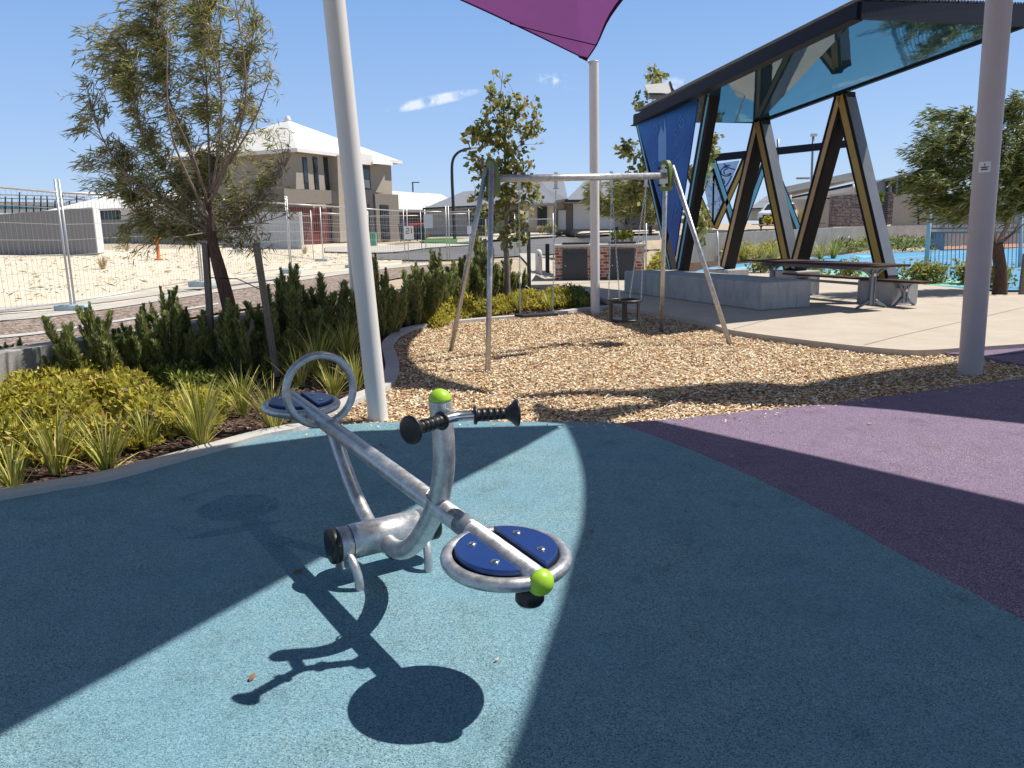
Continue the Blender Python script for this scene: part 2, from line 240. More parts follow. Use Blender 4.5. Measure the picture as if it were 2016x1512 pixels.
# ---------------------------------------------------------------- mesh building
COL=S.collection
def norm(v): v=np.array(v,float);return v/(np.linalg.norm(v)+1e-12)
class MB:
    def __init__(s): s.v=[];s.f=[];s.s=[]
    def add(s,vs,fs,sm_=False):
        o=len(s.v);s.v+= [tuple(map(float,p)) for p in vs];s.f+=[tuple(i+o for i in f) for f in fs];s.s+=[sm_]*len(fs);return s
    def obox(s,c,ax,ay,az,sx,sy,sz):
        c=np.array(c,float);ax,ay,az=norm(ax)*sx/2,norm(ay)*sy/2,norm(az)*sz/2
        P=[c+a*ax+b*ay+d*az for d in(-1,1) for b in(-1,1) for a in(-1,1)]
        return s.add(P,[(0,2,3,1),(4,5,7,6),(0,1,5,4),(2,6,7,3),(0,4,6,2),(1,3,7,5)])
    def box(s,x0,y0,z0,x1,y1,z1): return s.obox(((x0+x1)/2,(y0+y1)/2,(z0+z1)/2),(1,0,0),(0,1,0),(0,0,1),x1-x0,y1-y0,z1-z0)
    def slab(s,pts,n,t0,t1):
        n=norm(n);P=[np.array(p,float) for p in pts];k=len(P);a=[p+n*t0 for p in P];b=[p+n*t1 for p in P]
        return s.add(a+b,[tuple(range(k-1,-1,-1)),tuple(range(k,2*k))]+[(i,(i+1)%k,k+(i+1)%k,k+i) for i in range(k)])
    def tube(s,path,r,seg=12,caps=True,closed=False):
        P=[np.array(p,float) for p in path];m=len(P);R=r if hasattr(r,'__len__') else [r]*m
        T=[]
        for i in range(m):
            if closed: t=P[(i+1)%m]-P[(i-1)%m]
            else: t=P[min(i+1,m-1)]-P[max(i-1,0)]
            T.append(norm(t))
        ref=np.array([0,0,1.]) if abs(T[0][2])<.9 else np.array([1.,0,0]);nx=norm(np.cross(T[0],ref));V=[]
        for i in range(m):
            nx=norm(nx-T[i]*np.dot(nx,T[i]));by=np.cross(T[i],nx)
            for k in range(seg):
                a=2*math.pi*k/seg;V.append(P[i]+(nx*math.cos(a)+by*math.sin(a))*R[i])
        Fs=[]
        for i in range(m if closed else m-1):
            j=(i+1)%m
            for k in range(seg): Fs.append((i*seg+k,i*seg+(k+1)%seg,j*seg+(k+1)%seg,j*seg+k))
        o=len(s.v);s.add(V,Fs,seg>4)
        if caps and not closed:
            s.f+=[tuple(o+k for k in range(seg-1,-1,-1)),tuple(o+(m-1)*seg+k for k in range(seg))];s.s+=[False,False]
        return s
    def lathe(s,o,axis,prof,seg=20):
        o=np.array(o,float);a=norm(axis);return s.tube([o+a*h for h,r in prof],[max(r,.0005) for h,r in prof],seg) if False else s._lathe(o,a,prof,seg)
    def _lathe(s,o,a,prof,seg):
        o=np.array(o,float);a=norm(a)
        ref=np.array([0,0,1.]) if abs(a[2])<.9 else np.array([1.,0,0]);nx=norm(np.cross(a,ref));by=np.cross(a,nx);V=[]
        for h,r in prof:
            for k in range(seg):
                t=2*math.pi*k/seg;V.append(o+a*h+(nx*math.cos(t)+by*math.sin(t))*max(r,.0004))
        Fs=[(i*seg+k,i*seg+(k+1)%seg,(i+1)*seg+(k+1)%seg,(i+1)*seg+k) for i in range(len(prof)-1) for k in range(seg)]
        b=len(s.v);s.add(V,Fs,True);m=len(prof);s.f+=[tuple(b+k for k in range(seg-1,-1,-1)),tuple(b+(m-1)*seg+k for k in range(seg))];s.s+=[False,False];return s
    def ball(s,c,r,axis=(0,0,1),h0=-1,seg=20): return s._lathe(np.array(c,float),norm(axis),[(r*math.sin(t),r*math.cos(t)) for t in np.linspace(math.asin(h0),math.pi/2,9)],seg)
    def build(s,name,mat,parent=None,bevel=0,origin=None,recalc=True):
        me=bpy.data.meshes.new(name);me.from_pydata(s.v,[],s.f)
        me.polygons.foreach_set('use_smooth',s.s);me.materials.append(M[mat]);me.update()
        if recalc and len(s.f)<60000:
            import bmesh
            bm=bmesh.new();bm.from_mesh(me);bmesh.ops.recalc_face_normals(bm,faces=bm.faces);bm.to_mesh(me);bm.free()
        o=bpy.data.objects.new(name,me);COL.objects.link(o)
        if parent is not None:
            o.parent=parent;pl=parent
            off=Vector((0,0,0))
            while pl is not None: off+=pl.location;pl=pl.parent
            me.transform(Matrix.Translation(-off))
        elif origin is not None:
            me.transform(Matrix.Translation(-Vector(origin)));o.location=origin
        if bevel:
            b=o.modifiers.new('bevel','BEVEL');b.width=bevel;b.segments=2;b.limit_method='ANGLE'
        return o
def tag(o,label=None,cat=None,group=None,kind=None):
    if label:o['label']=label
    if cat:o['category']=cat
    if group:o['group']=group
    if kind:o['kind']=kind
    return o
def thing(name,loc,label,cat,group=None):
    o=bpy.data.objects.new(name,None);COL.objects.link(o);o.location=Vector([float(v) for v in loc]);o.empty_display_size=.2;return tag(o,label,cat,group)
def struct(o): o['kind']='structure';return o
def copy_thing(src,loc,rz=0.,sc=1.,label=None,group=None):
    r=src.copy();COL.objects.link(r);r.location=Vector([float(v) for v in loc]);r.rotation_euler=(0,0,rz);r.scale=(sc,sc,sc)
    if label:r['label']=label
    if group:r['group']=group
    for ch in list(src.children):
        c=ch.copy();COL.objects.link(c);c.parent=r
        for g in ch.children: d=g.copy();COL.objects.link(d);d.parent=c
    return r
def fastmesh(name,V,Fq,mat,parent=None,smooth_=False):
    V=np.asarray(V,dtype=np.float64).reshape(-1,3);Fq=np.asarray(Fq,dtype=np.int32);k=Fq.shape[1];nf=len(Fq)
    if parent is not None: V=V-np.array(parent.location)
    me=bpy.data.meshes.new(name);me.vertices.add(len(V));me.vertices.foreach_set('co',V.astype(np.float32).ravel());me.loops.add(nf*k);me.loops.foreach_set('vertex_index',Fq.ravel())
    me.polygons.add(nf);me.polygons.foreach_set('loop_start',np.arange(0,nf*k,k,dtype=np.int32));me.polygons.foreach_set('loop_total',np.full(nf,k,dtype=np.int32));me.update(calc_edges=True);me.validate()
    me.materials.append(M[mat]);o=bpy.data.objects.new(name,me);COL.objects.link(o)
    if parent is not None:o.parent=parent
    return o
def inpoly(P,poly):
    x,y=P[:,0],P[:,1];c=np.zeros(len(P),bool);n=len(poly);j=n-1
    for i in range(n):
        xi,yi=poly[i][0],poly[i][1];xj,yj=poly[j][0],poly[j][1]
        c^=((yi>y)!=(yj>y))&(x<(xj-xi)*(y-yi)/(yj-yi+1e-12)+xi);j=i
    return c
def samp(poly,n):
    A=np.array([p[:2] for p in poly]);lo,hi=A.min(0),A.max(0);out=np.zeros((0,2))
    while len(out)<n:
        q=lo+RS.rand(n*2,2)*(hi-lo);out=np.vstack([out,q[inpoly(q,A)]])
    return out[:n]
from mathutils.geometry import tessellate_polygon
def sheet(name,pts,z,mat,th=0.,sub=False):
    P=[Vector((float(p[0]),float(p[1]),z)) for p in pts];tr=tessellate_polygon([P]);b=MB();b.add(P,[tuple(t) for t in tr])
    if th:
        k=len(P);Q=[(p[0],p[1],z-th) for p in P];b.add([tuple(p) for p in P]+Q,[(i,(i+1)%k,k+(i+1)%k,k+i) for i in range(k)])
    me=b;o=b.build(name,mat,recalc=False)
    import bmesh
    bm=bmesh.new();bm.from_mesh(o.data);bmesh.ops.remove_doubles(bm,verts=bm.verts,dist=1e-5);bmesh.ops.recalc_face_normals(bm,faces=bm.faces)
    if sum(f.normal.z*f.calc_area() for f in bm.faces)<0: bmesh.ops.reverse_faces(bm,faces=bm.faces)
    bm.to_mesh(o.data);bm.free();return o
def px2(pts,z=0.,n=6,closed=False): return [G(p[0],p[1],z) for p in smooth(pts,n,closed)]
# ---------------------------------------------------------------- ground
def ground():
    xs=np.unique(np.concatenate([np.linspace(-14,14,113),-14-np.geomspace(.6,1500,46),14+np.geomspace(.6,1500,46),np.linspace(-34,34,120)]))
    ys=np.unique(np.concatenate([np.linspace(-8,30,130),np.linspace(30,70,80),70+np.geomspace(.8,3000,40),-8-np.geomspace(1,400,14)]))
    V=[];
    for y in ys:
        for x in xs: V.append((x,y,hz(x,y)-.035))
    nx=len(xs);Fq=[(j*nx+i,j*nx+i+1,(j+1)*nx+i+1,(j+1)*nx+i) for j in range(len(ys)-1) for i in range(nx-1)]
    o=fastmesh('ground',V,Fq,'ground_mix');struct(o)
    for p in o.data.polygons:p.use_smooth=True
ground()
# playground outlines (photo px)
edge=[(590,851),(650,843),(700,837),(800,833),(1000,833),(1205,834),(1344,826),(1480,811),(1640,797),(1800,775),(2016,747)]      # rubber / chips border
ins=[(0,990),(110,970),(220,950),(430,892),(520,866),(590,851)]
E1=px2(ins+edge[1:],0,5)
blue=[G(*p) for p in smooth(ins+[(650,843),(700,837),(800,833),(1000,833),(1210,834.5)],5)]+px2([(1215,836),(1300,866),(1400,906),(1500,951),(1650,1026),(1800,1112),(1920,1175),(2030,1236)],0,4)[0:]+[np.array([2.2,1.0,0]),np.array([1,-3,0]),np.array([-6,-3,0]),np.array([-5,3,0])]
struct(sheet('rubber_floor_blue',blue,.012,'rubber_blue',.05))
plum_edge=px2([(1215,836),(1300,866),(1400,906),(1500,951),(1650,1026),(1800,1112),(1920,1175),(2030,1236)],0,4)
lil_edge=px2([(1285,831),(1330,840),(1600,905),(1850,965),(2030,1006)],0,4)
struct(sheet('rubber_floor_lilac',plum_edge+[np.array([2.6,.4,0]),np.array([9,-3,0]),np.array([9,6.9,0])]+[G(*p) for p in ((2040,744),(2016,747),(1900,761),(1800,775),(1640,797),(1480,811),(1344,826),(1250,833))],.012,'rubber_lilac',.05))
# swing area
kin=[(590,851),(640,826),(715,790),(764,768),(783,742),(786,722),(778,696),(776,678),(800,657),(838,645),(900,637),(1000,628),(1080,622),(1150,612),(1216,606)]   # kerb inner
pave=[(1216,604),(1300,617),(1397,637),(1443,650),(1585,669),(1700,682),(1790,689),(1845,688)]
right_tip=[G(1845,694),G(1960,712),G(2060,722),G(2060,744)]
sw_area=px2(kin,0,5)+[G(p[0],p[1]+6) for p in smooth(pave[1:],3)]+right_tip+[G(*p) for p in smooth(edge,4)][::-1]
struct(sheet('chip_bed',sw_area,-.012,'mulch_gold'))
struct(sheet('rubber_ramp_lilac',[G(1820,692,.02),G(1890,683,.02),G(2040,674,.02),G(2040,690,.02),G(1930,701,.02)],.022,'rubber_lilac',.06))
struct(sheet('rubber_ramp_back',[G(1940,703,.02),G(2040,692,.02),np.array([9,9.6,0]),np.array([9,7.5,0]),G(2040,722,.02)],.018,'rubber_lilac',.05))
def chips(name,poly,n,mat,zb,L=(.018,.045),Wd=(.008,.018)):
    P=samp(poly,n);a=RS.rand(n)*math.tau;ln=L[0]+RS.rand(n)*(L[1]-L[0]);w=Wd[0]+RS.rand(n)*(Wd[1]-Wd[0]);tl=RS.randn(n)*.25;tr=RS.randn(n)*.3
    d=np.stack([np.cos(a)*np.cos(tl),np.sin(a)*np.cos(tl),np.sin(tl)],1);s_=np.stack([-np.sin(a),np.cos(a),tr*.8],1);s_/=np.linalg.norm(s_,axis=1)[:,None]
    zz=zb+RS.rand(n)*.02+.003*np.sin(P[:,0]*9)*np.cos(P[:,1]*7);c=np.column_stack([P,zz])
    u=d*(ln/2)[:,None];v=s_*(w/2)[:,None];k=.6+RS.rand(n)[:,None]*.5
    V=np.stack([c-u-v*k,c+u-v,c+u*.9+v*k,c-u*.95+v],1).reshape(-1,3);Fq=np.arange(n*4).reshape(n,4)
    return fastmesh(name,V,Fq,mat)
tag(chips('wood_chips',sw_area,60000,'chips',-.008),'golden brown wood chips spread under the swings','wood chips',kind='stuff')
tag(chips('wood_chips',[G(*p_) for p_ in ((590,870),(700,856),(1000,850),(1200,850),(1344,845),(1640,812),(2016,765))]+[G(*p_) for p_ in smooth(edge,4)][::-1],260,'chips',.016,(.012,.035),(.006,.012)),'stray wood chips kicked onto the rubber along its far edge','wood chips',kind='stuff')
# kerbs
def kerb(name,pix,w,z1,side,mat='kerb_concrete',label=None):
    P=[p for p in px2(pix,0,5)];L=[];R=[]
    for i,p in enumerate(P):
        t=norm(P[min(i+1,len(P)-1)]-P[max(i-1,0)]);nn=np.array([-t[1],t[0],0])*side;L.append(p);R.append(p+nn*w)
    b=MB();n_=len(P);V=[]
    for a,c in zip(L,R): V+=[(a[0],a[1],-.06),(a[0],a[1],z1),(c[0],c[1],z1),(c[0],c[1],-.06)]
    Fs=[]
    for i in range(n_-1):
        for k in range(3): Fs.append((i*4+k,i*4+k+1,i*4+k+5,i*4+k+4))
    b.add(V,Fs);return b.build(name,mat)
k=kerb('garden_kerb',[(-60,1003),(0,990),(110,970),(220,950),(430,892),(520,866),(590,851)]+kin[1:],.155,.045,1)
tag(k,'pale concrete kerb curving between the garden bed and the play surfaces','kerb')
# left garden soil + dark chips
gard=px2([(-60,1003),(0,990),(220,950),(430,892),(590,851),(640,826),(715,790),(764,768),(783,722),(776,678),(838,645),(1000,628),(1150,612),(1200,596),(1150,574),(1060,566),(1020,552)],0,4)+[np.array([-1.0,22,0]),np.array([-2.5,13,0]),np.array([-5.3,6.8,0]),np.array([-5.6,3.5,0])]
struct(sheet('garden_soil',gard,-.02,'mulch_dark'))
tag(chips('bark_mulch',gard,26000,'chips_dark',-.014,(.025,.07),(.01,.028)),'dark bark mulch between the plants of the garden bed','mulch',kind='stuff')
# pavement (slightly raised slab)
pv=px2(pave,.07,4)+[G(2060,674,.07),G(2060,580,.07),G(1944,580,.07),G(1897,568,.07),G(1774,556,.07),G(1640,542,.07),G(1500,533,.07),G(1400,536,.07),G(1290,549,.07),G(1060,543,.07),G(1030,548,.07),G(1040,561,.07),G(1095,564,.07),G(1150,571,.07),G(1190,588,.07)]
struct(sheet('pavement',pv,.07,'pavement',.13))
for a,b_ in (((1700,680),(1765,663)),((1765,663),(2040,600)),((1300,600),(1216,585)),((1443,648),(1660,590))):
    A,B=G(*a,.07),G(*b_,.07);t=norm(B-A);nn=np.array([-t[1],t[0],0]);bb=MB();bb.add([A-nn*.004,B-nn*.004,B+nn*.004,A+nn*.004],[(0,1,2,3)]);o=bb.build('pavement_joint','frame_dark');o.location.z=.0035;struct(o)
# wider areas draped on the terrain
def drape(name,Lp,Rp,mat,off,nu=40,nv=5):
    L=smooth(Lp,8);R=smooth(Rp,8)
    def res(P,n):
        P=np.array(P);d=np.r_[0,np.cumsum(np.linalg.norm(np.diff(P,axis=0),axis=1))];t=np.linspace(0,d[-1],n);return np.stack([np.interp(t,d,P[:,k]) for k in range(P.shape[1])],1)
    L=res(L,nu);R=res(R,nu);V=[]
    A=[GT(*p) for p in L];B=[GT(*p) for p in R]
    for a,b_ in zip(A,B):
        for k in range(nv):
            q=a+(b_-a)*k/(nv-1);V.append((q[0],q[1],hz(q[0],q[1])+off))
    Fq=[(i*nv+k,i*nv+k+1,(i+1)*nv+k+1,(i+1)*nv+k) for i in range(nu-1) for k in range(nv-1)]
    return struct(fastmesh(name,V,Fq,mat))
drape('sand_lot',[(-400,640),(0,618),(200,602),(400,570),(560,548),(700,530),(790,520)],[(-400,505),(0,500),(200,492),(400,489),(600,482),(700,478),(800,484)],'sand',.0,240,40)
drape('roadside_mulch',[(-400,720),(0,690),(200,660),(420,618),(640,585),(800,545),(1000,540)],[(-400,650),(0,632),(200,611),(400,580),(560,556),(740,530),(1000,515)],'mulch_pale',.008,240,14)
drape('kerb_strip',[(-400,655),(0,634),(200,612),(400,581),(560,558),(740,533),(850,522)],[(-400,645),(0,622),(200,602),(400,573),(560,551),(740,526),(850,518)],'footpath',.022,240,4)
drape('side_footpath',[(-400,639),(0,616),(200,597),(400,569),(560,548)],[(-400,628),(0,606),(200,589),(400,562),(560,542)],'footpath',.015,240,4)
drape('edging_strip',[(-400,692),(0,668),(200,641),(430,601)],[(-400,687),(0,663),(200,637),(430,598)],'kerb_concrete',.02,200,3)
drape('asphalt_road',[(700,510),(850,513),(1000,506),(1100,500),(1300,492)],[(700,487),(860,484),(1000,475),(1100,469),(1300,464)],'asphalt',.02,50,8)
drape('driveway_path',[(640,498),(760,500),(850,490),(940,484)],[(640,488),(760,486),(840,481),(900,479)],'footpath',.07,30,4)
drape('far_footpath',[(900,481),(1000,474),(1100,468),(1300,463)],[(900,475),(1000,468.5),(1100,462),(1300,458)],'footpath',.12,30,4)
drape('near_footpath',[(1015,566),(1040,550),(1045,530),(1020,500)],[(1085,566),(1085,540),(1085,515),(1060,500)],'footpath',.03,20,4)
drape('lawn_patch',[(835,481),(880,482),(950,484)],[(828,474),(880,472),(945,474)],'lawn',.11,16,4)
drape('verge_sand',[(960,470),(1100,466),(1290,461)],[(960,466),(1100,461),(1290,456)],'sand',.2,24,4)
# court
ct=[G(*p) for p in ((1270,562),(1400,526),(1500,515),(1640,503),(1700,499),(1830,494),(2060,488),(2200,500),(2200,570),(1990,572),(1770,562),(1640,548),(1500,540),(1400,545))]
struct(sheet('court_surface',ct,.008,'court_blue'))
gb=[G(*p) for p in ((1290,556),(1340,490),(1500,478),(1700,492),(1640,504),(1500,516),(1400,527))]
struct(sheet('court_garden_soil',gb,.0,'mulch_dark'))
def stripe(a,b_,w,mat='white_paint',z=.014):
    A,B=G(*a),G(*b_);t=norm(B-A);nn=np.array([-t[1],t[0],0]);bb=MB();bb.add([A-nn*w,B-nn*w,B+nn*w,A+nn*w],[(0,1,2,3)]);o=bb.build('court_line',mat);o.location.z=z;struct(o)
stripe((1660,517),(2016,488),.04);stripe((1690,520),(2016,508),.04);stripe((1860,515),(2100,512),.05)
struct(sheet('court_shape_green',[G(*p) for p in ((1560,545),(1640,533),(1800,545),(1960,556),(1900,566),(1770,560))],.013,'court_green'))
struct(sheet('court_shape_aqua',[G(*p) for p in ((1400,536),(1470,524),(1560,520),(1500,531))],.013,'court_aqua'))
struct(sheet('court_shape_aqua_small',[G(*p) for p in ((1680,503),(1740,504),(1700,508))],.013,'court_aqua'))
struct(sheet('court_shape_terracotta',[G(*p) for p in ((1850,492),(2050,486),(2050,478),(1860,486))],.013,'court_terracotta'))
def plants_need():pass
# ---------------------------------------------------------------- walls & blocks
def wallseg(name,A,B,z0,z1,th,mat,label,cat,side=1,bevel=.01):
    A=np.array([A[0],A[1]]);B=np.array([B[0],B[1]]);t=norm(np.append(B-A,0));nn=np.array([-t[1],t[0],0])*side
    zA0,zB0=z0;zA1,zB1=z1;P=[]
    for p,za,zb in ((A,zA0,zA1),(B,zB0,zB1)):
        q=np.array([p[0],p[1],0]);P+=[q+[0,0,za],q+nn*th+[0,0,za],q+[0,0,zb],q+nn*th+[0,0,zb]]
    b=MB();b.add(P,[(0,1,3,2),(4,6,7,5),(0,2,6,4),(1,5,7,3),(2,3,7,6),(0,4,5,1)]);o=b.build(name,mat,bevel=bevel,origin=(float(A[0]),float(A[1]),float(min(z0))));return tag(o,label,cat)
wallseg('garden_wall',WL0-wd*4,WL1+wd*4,(-.05,-.05),(.4,.4),.28,'wall_concrete','low concrete garden wall behind the bushes on the left','wall')
w=thing('terrace_wall',(WR[0][0],WR[0][1],0),'long grey concrete retaining wall behind the shelter and court','wall')
tops=[AT(1325,463.5,31)[2],AT(1703,445.5,42)[2],AT(1845,443,46)[2],AT(2100,440,50)[2]]
for i in range(3):
    A,B=WR[i],WR[i+1];t=norm(np.append(B-A,0));nn=np.array([-t[1],t[0],0]);b=MB()
    P=[]
    for p,zt in ((A,tops[i]),(B,tops[i+1])):
        q=np.array([p[0],p[1],0.]);P+=[q-[0,0,.1],q+nn*.3-[0,0,.1],q+[0,0,zt],q+nn*.3+[0,0,zt]]
    b.add(P,[(0,1,3,2),(4,6,7,5),(0,2,6,4),(1,5,7,3),(2,3,7,6),(0,4,5,1)]);b.build('wall_section','wall_concrete',w)
# big concrete block
B0,B1,B2=G(1228,576,.07),G(1496,612,.07),G(1596,605,.07);D=norm(B1-B0);N=np.array([-D[1],D[0],0]);N=N if np.dot(N,B2-B1)>0 else -N
bw=np.dot(B2-B1,N);L=np.linalg.norm(B1-B0)
b=MB();c=B0+D*L/2+N*bw/2;c[2]=.07+.24;b.obox(c,D,N,(0,0,1),L,bw,.48);o=b.build('concrete_block','block_concrete',bevel=.03,origin=tuple(B0));tag(o,'long stained concrete seating block beside the picnic table','concrete block')
# ---------------------------------------------------------------- swing set
LA=np.array([-.16,9.14,2.08]);RA=np.array([2.08,10.6,2.17]);LA[2]=AT(980,352,9.14)[2];RA[2]=AT(1302,346,10.6)[2]
feet=[G(886,690),G(960,730),G(1302,652),G(1440,678)]
sw=thing('swing_set',(0.8,9.9,0),'galvanised swing frame standing on the wood chips','swing set')
u=norm(RA-LA)
MB().tube([LA,RA],.042,16).build('crossbeam','galvanised',sw)
for i,(fp,apx) in enumerate(zip(feet,(LA,LA,RA,RA))):
    off=norm(np.cross(u,[0,0,1]));sd=np.sign(np.dot(fp-apx,off));top=apx+off*sd*.06+np.array([0,0,.12])+u*(-.07 if i<2 else .07)
    fp=fp.copy();fp[2]=-.05;MB().tube([fp,top],.031,14).build('leg','galvanised',sw)
for apx,s in ((LA,1),(RA,-1)):
    off=norm(np.cross(u,[0,0,1]));zz=np.cross(u,off)*np.sign(np.cross(u,off)[2]);pts=[]
    for a,r1 in zip(np.linspace(0,math.tau,25)[:-1],[1]*24):
        pts.append(apx+off*math.copysign(abs(math.cos(a))**.6,math.cos(a))*.13*(.8+.2*math.sin(a)*-1)+zz*math.copysign(abs(math.sin(a))**.7,math.sin(a))*.2-u*s*.02)
    b=MB();b.slab(pts,u*s,-.03,.03);br=b.build('corner_bracket','plastic_green',sw)
    b=MB();b.slab([apx+ (p-apx)*.72 for p in pts],u*s,.031,.038);b.build('bracket_plate','galvanised',br)
    for dx in(-.07,.07):
        for dz in(-.12,.1): MB()._lathe(apx+off*dx+zz*dz+u*s*.035,u*s,[(0,.018),(.02,.015),(.024,.005)],10).build('bolt','plastic_black',br)
hang=[]
for px in (1022,1094,1204,1272):
    # locate along the beam
    best=min(np.linspace(0,1,200),key=lambda t:abs((lambda p:1008+F*((p-CAM)@rt)/((p-CAM)@fw))(LA+(RA-LA)*t)-px));hp=LA+(RA-LA)*best;hang.append(hp)
    b=MB();b.obox(hp-[0,0,.035],u,np.cross(u,[0,0,1]),(0,0,1),.03,.03,.2);b.obox(hp-[0,0,.125],u,np.cross(u,[0,0,1]),(0,0,1),.07,.02,.02)
    b.build('hanger','galvanised',sw)
def chain(name,A,B,parent):
    A=np.array(A,float);B=np.array(B,float);d=B-A;Ln=np.linalg.norm(d);t=d/Ln;n_=int(Ln/.028);ref=norm(np.cross(t,[0,1,0.2]));rf2=np.cross(t,ref);b=MB()
    for i in range(n_):
        c=A+t*(i+.5)*Ln/n_;s_=ref if i%2 else rf2
        b.tube([c+t*.019*math.sin(a)+s_*.0085*math.cos(a) for a in np.linspace(0,math.tau,7)[:-1]],.0032,4,closed=True)
    return b.build(name,'stainless',parent,recalc=False)
# flat seat
A,B=AT(1022,623,hang[0][1]),AT(1090,618,hang[1][1]);
fs=thing('flat_swing',(hang[0]+hang[1])/2*[1,1,0]+[0,0,.4],'flat black swing seat hanging near the garden kerb','swing')
zs=.38;P0=np.array([*AT(1024,622,hang[0][1])]);P1=np.array([*AT(1088,618,hang[1][1])])
t=norm(P1-P0);n2=norm(np.cross(t,[0,0,1]));b=MB();b.obox((P0+P1)/2,t,n2,(0,0,1),np.linalg.norm(P1-P0)+.06,.17,.035);b.build('seat','plastic_black',fs,bevel=.012)
chain('chain',hang[0]-[0,0,.13],P0+[0,0,.02],fs);chain('chain',hang[1]-[0,0,.13],P1+[0,0,.02],fs)
# basket seat
hc=(hang[2]+hang[3])/2;bc=AT(1230,592,hc[1]);bs=thing('toddler_swing',(bc[0],bc[1],bc[2]-.2),'black round bucket swing seat hanging at the shaded end','swing')
R1=.215;b=MB();b.tube([bc+[R1*math.cos(a),R1*math.sin(a),0] for a in np.linspace(0,math.tau,33)[:-1]],.021,10,closed=True);b.build('top_ring','plastic_black',bs)
b=MB();b._lathe(bc-[0,0,.27],(0,0,1),[(0,.17),(.0,.215),(.03,.22),(.035,.17)],28);b.build('seat_base','plastic_black',bs)
for k in range(6):
    a=k*math.tau/6+.35;d=np.array([math.cos(a),math.sin(a),0]);b=MB();b.obox(bc+d*.208-[0,0,.125],d,np.cross(d,[0,0,1]),(0,0,1),.02,.055,.25);b.build('strut','plastic_black',bs,bevel=.006)
for h,a0 in ((hang[2],math.pi),(hang[3],0)):
    for s in(-1,1):
        a=math.atan2(u[1],u[0])+a0+s*.55;e=bc+np.array([R1*math.cos(a),R1*math.sin(a),.02]);chain('chain',h-[0,0,.13],e,bs)
# ---------------------------------------------------------------- seesaw
O=np.array([-.605,3.32,0]);X=norm([.526,-.851,0]);Y=np.array([-X[1],X[0],0]);Z=np.array([0,0,1.])
def q(x,y,z): return O+X*x+Y*y+Z*z
ss=thing('seesaw',tuple(O),'galvanised seesaw with round blue seats on the blue rubber','seesaw')
bz=lambda x:.530-.0435*x
MB().tube([q(-1.36,0,bz(-1.36)),q(1.30,0,bz(1.30))],.0405,24).build('beam','galvanised',ss)
bt=norm(q(1,0,bz(1))-q(0,0,bz(0)))
MB()._lathe(q(.78,0,bz(.78)),bt,[(0,.0412),(.09,.0412)],24).build('grip_sleeve','grey_steel',ss)
hb=thing_body=MB()._lathe(q(0,-.155,.185),Y,[(0,.078),(.33,.078)],32).build('axle_housing','galvanised',ss)
for s in(-1,1):
    MB()._lathe(q(0,.01+s*.168,.185),Y*s,[(0,.0765),(.055,.0765)],32).build('axle_collar','galvanised',hb)
    MB()._lathe(q(0,.01+s*.163,.185),Y*s,[(0,.072),(.006,.072)],32).build('rubber_gap','plastic_black',hb)
    MB()._lathe(q(0,.01+s*.224,.185),Y*s,[(0,.079),(.028,.08),(.034,.076),(.036,.02)],32).build('end_cap','plastic_black',hb)
    for sx in(-1,1):
        P=[q(sx*.045,s*.185,.15),q(sx*.09,s*.178,.13),q(sx*.118,s*.17,.08),q(sx*.127,s*.166,.03),q(sx*.13,s*.165,-.02)]
        MB().tube(smooth(P,5),.02,14).build('leg','galvanised',ss)
MB().obox(q(0,.05,.09),X,Y,Z,.07,.05,.05).build('stop_bolt','bolt_dark',ss)
ctl=[(.06,.165),(.16,.17),(.27,.212),(.38,.287),(.48,.38),(.56,.475),(.62,.57),(.655,.67),(.663,.77),(.652,.87),(.645,.93)]
MB().tube(smooth([q(a,0,c) for a,c in ctl],4),.0415,24).build('column','galvanised',ss)
MB().ball(q(.645,0,.931),.043,(0,0,1),0).build('column_cap','plastic_lime',ss)
ctl=[(-.05,.16),(-.13,.18),(-.2,.207),(-.32,.278),(-.45,.385),(-.55,.49),(-.63,.58)]
MB().tube(smooth([q(a,0,c) for a,c in ctl],4),.035,20).build('rear_arm','galvanised',ss)
MB().ball(q(1.295,0,bz(1.295)),.044,tuple(bt),0).build('beam_cap','plastic_lime',ss)
MB().ball(q(-1.35,0,bz(-1.35)),.044,tuple(-bt),0).build('beam_cap','plastic_lime',ss)
MB().tube([q(-.765,.18*math.sin(a),.728+.185*math.cos(a)) for a in np.linspace(0,math.tau,49)[:-1]],.0205,14,closed=True).build('ring_handle','galvanised',ss)
def cyl(o,ax,prof,name,mat,par,seg=24): return MB()._lathe(o,ax,prof,seg).build(name,mat,par)
for xc in (1.095,-1.13):
    zc=bz(xc)+.0
    SR=.195;u3=norm(bt);b=MB();b.tube([q(xc,0,zc)+u3*SR*math.cos(a)+Y*SR*math.sin(a) for a in np.linspace(0,math.tau,57)[:-1]],.0235,14,closed=True);sr=b.build('seat_ring','galvanised',ss)
    for s in(-1,1):
        pr=.169;pts=[];y0=.047;a0=math.asin(y0/pr)
        for a in np.linspace(a0,math.pi-a0,26): pts.append((pr*math.cos(a),pr*math.sin(a)))
        nrm=np.cross(u3,Y)*-1 if np.cross(u3,Y)[2]<0 else np.cross(u3,Y)
        P3=[q(xc,0,zc)+u3*px_+Y*s*py_ for px_,py_ in pts];b=MB();b.slab(P3,nrm,.016,.036);pn=b.build('seat_panel','plastic_blue',sr,bevel=.003)
        b=MB();b.slab([q(xc,0,zc)+u3*px_*1.03+Y*s*(py_*1.03-.002) for px_,py_ in pts],nrm,-.006,.0155);b.build('panel_backing','plastic_black',pn)
        for sx in(-1,1): MB()._lathe(q(xc,0,zc)+u3*sx*.075+Y*s*.088+nrm*.0355,nrm,[(0,.0155),(.003,.015),(.0055,.009),(.006,.0008)],16).build('rivet','stainless',pn)
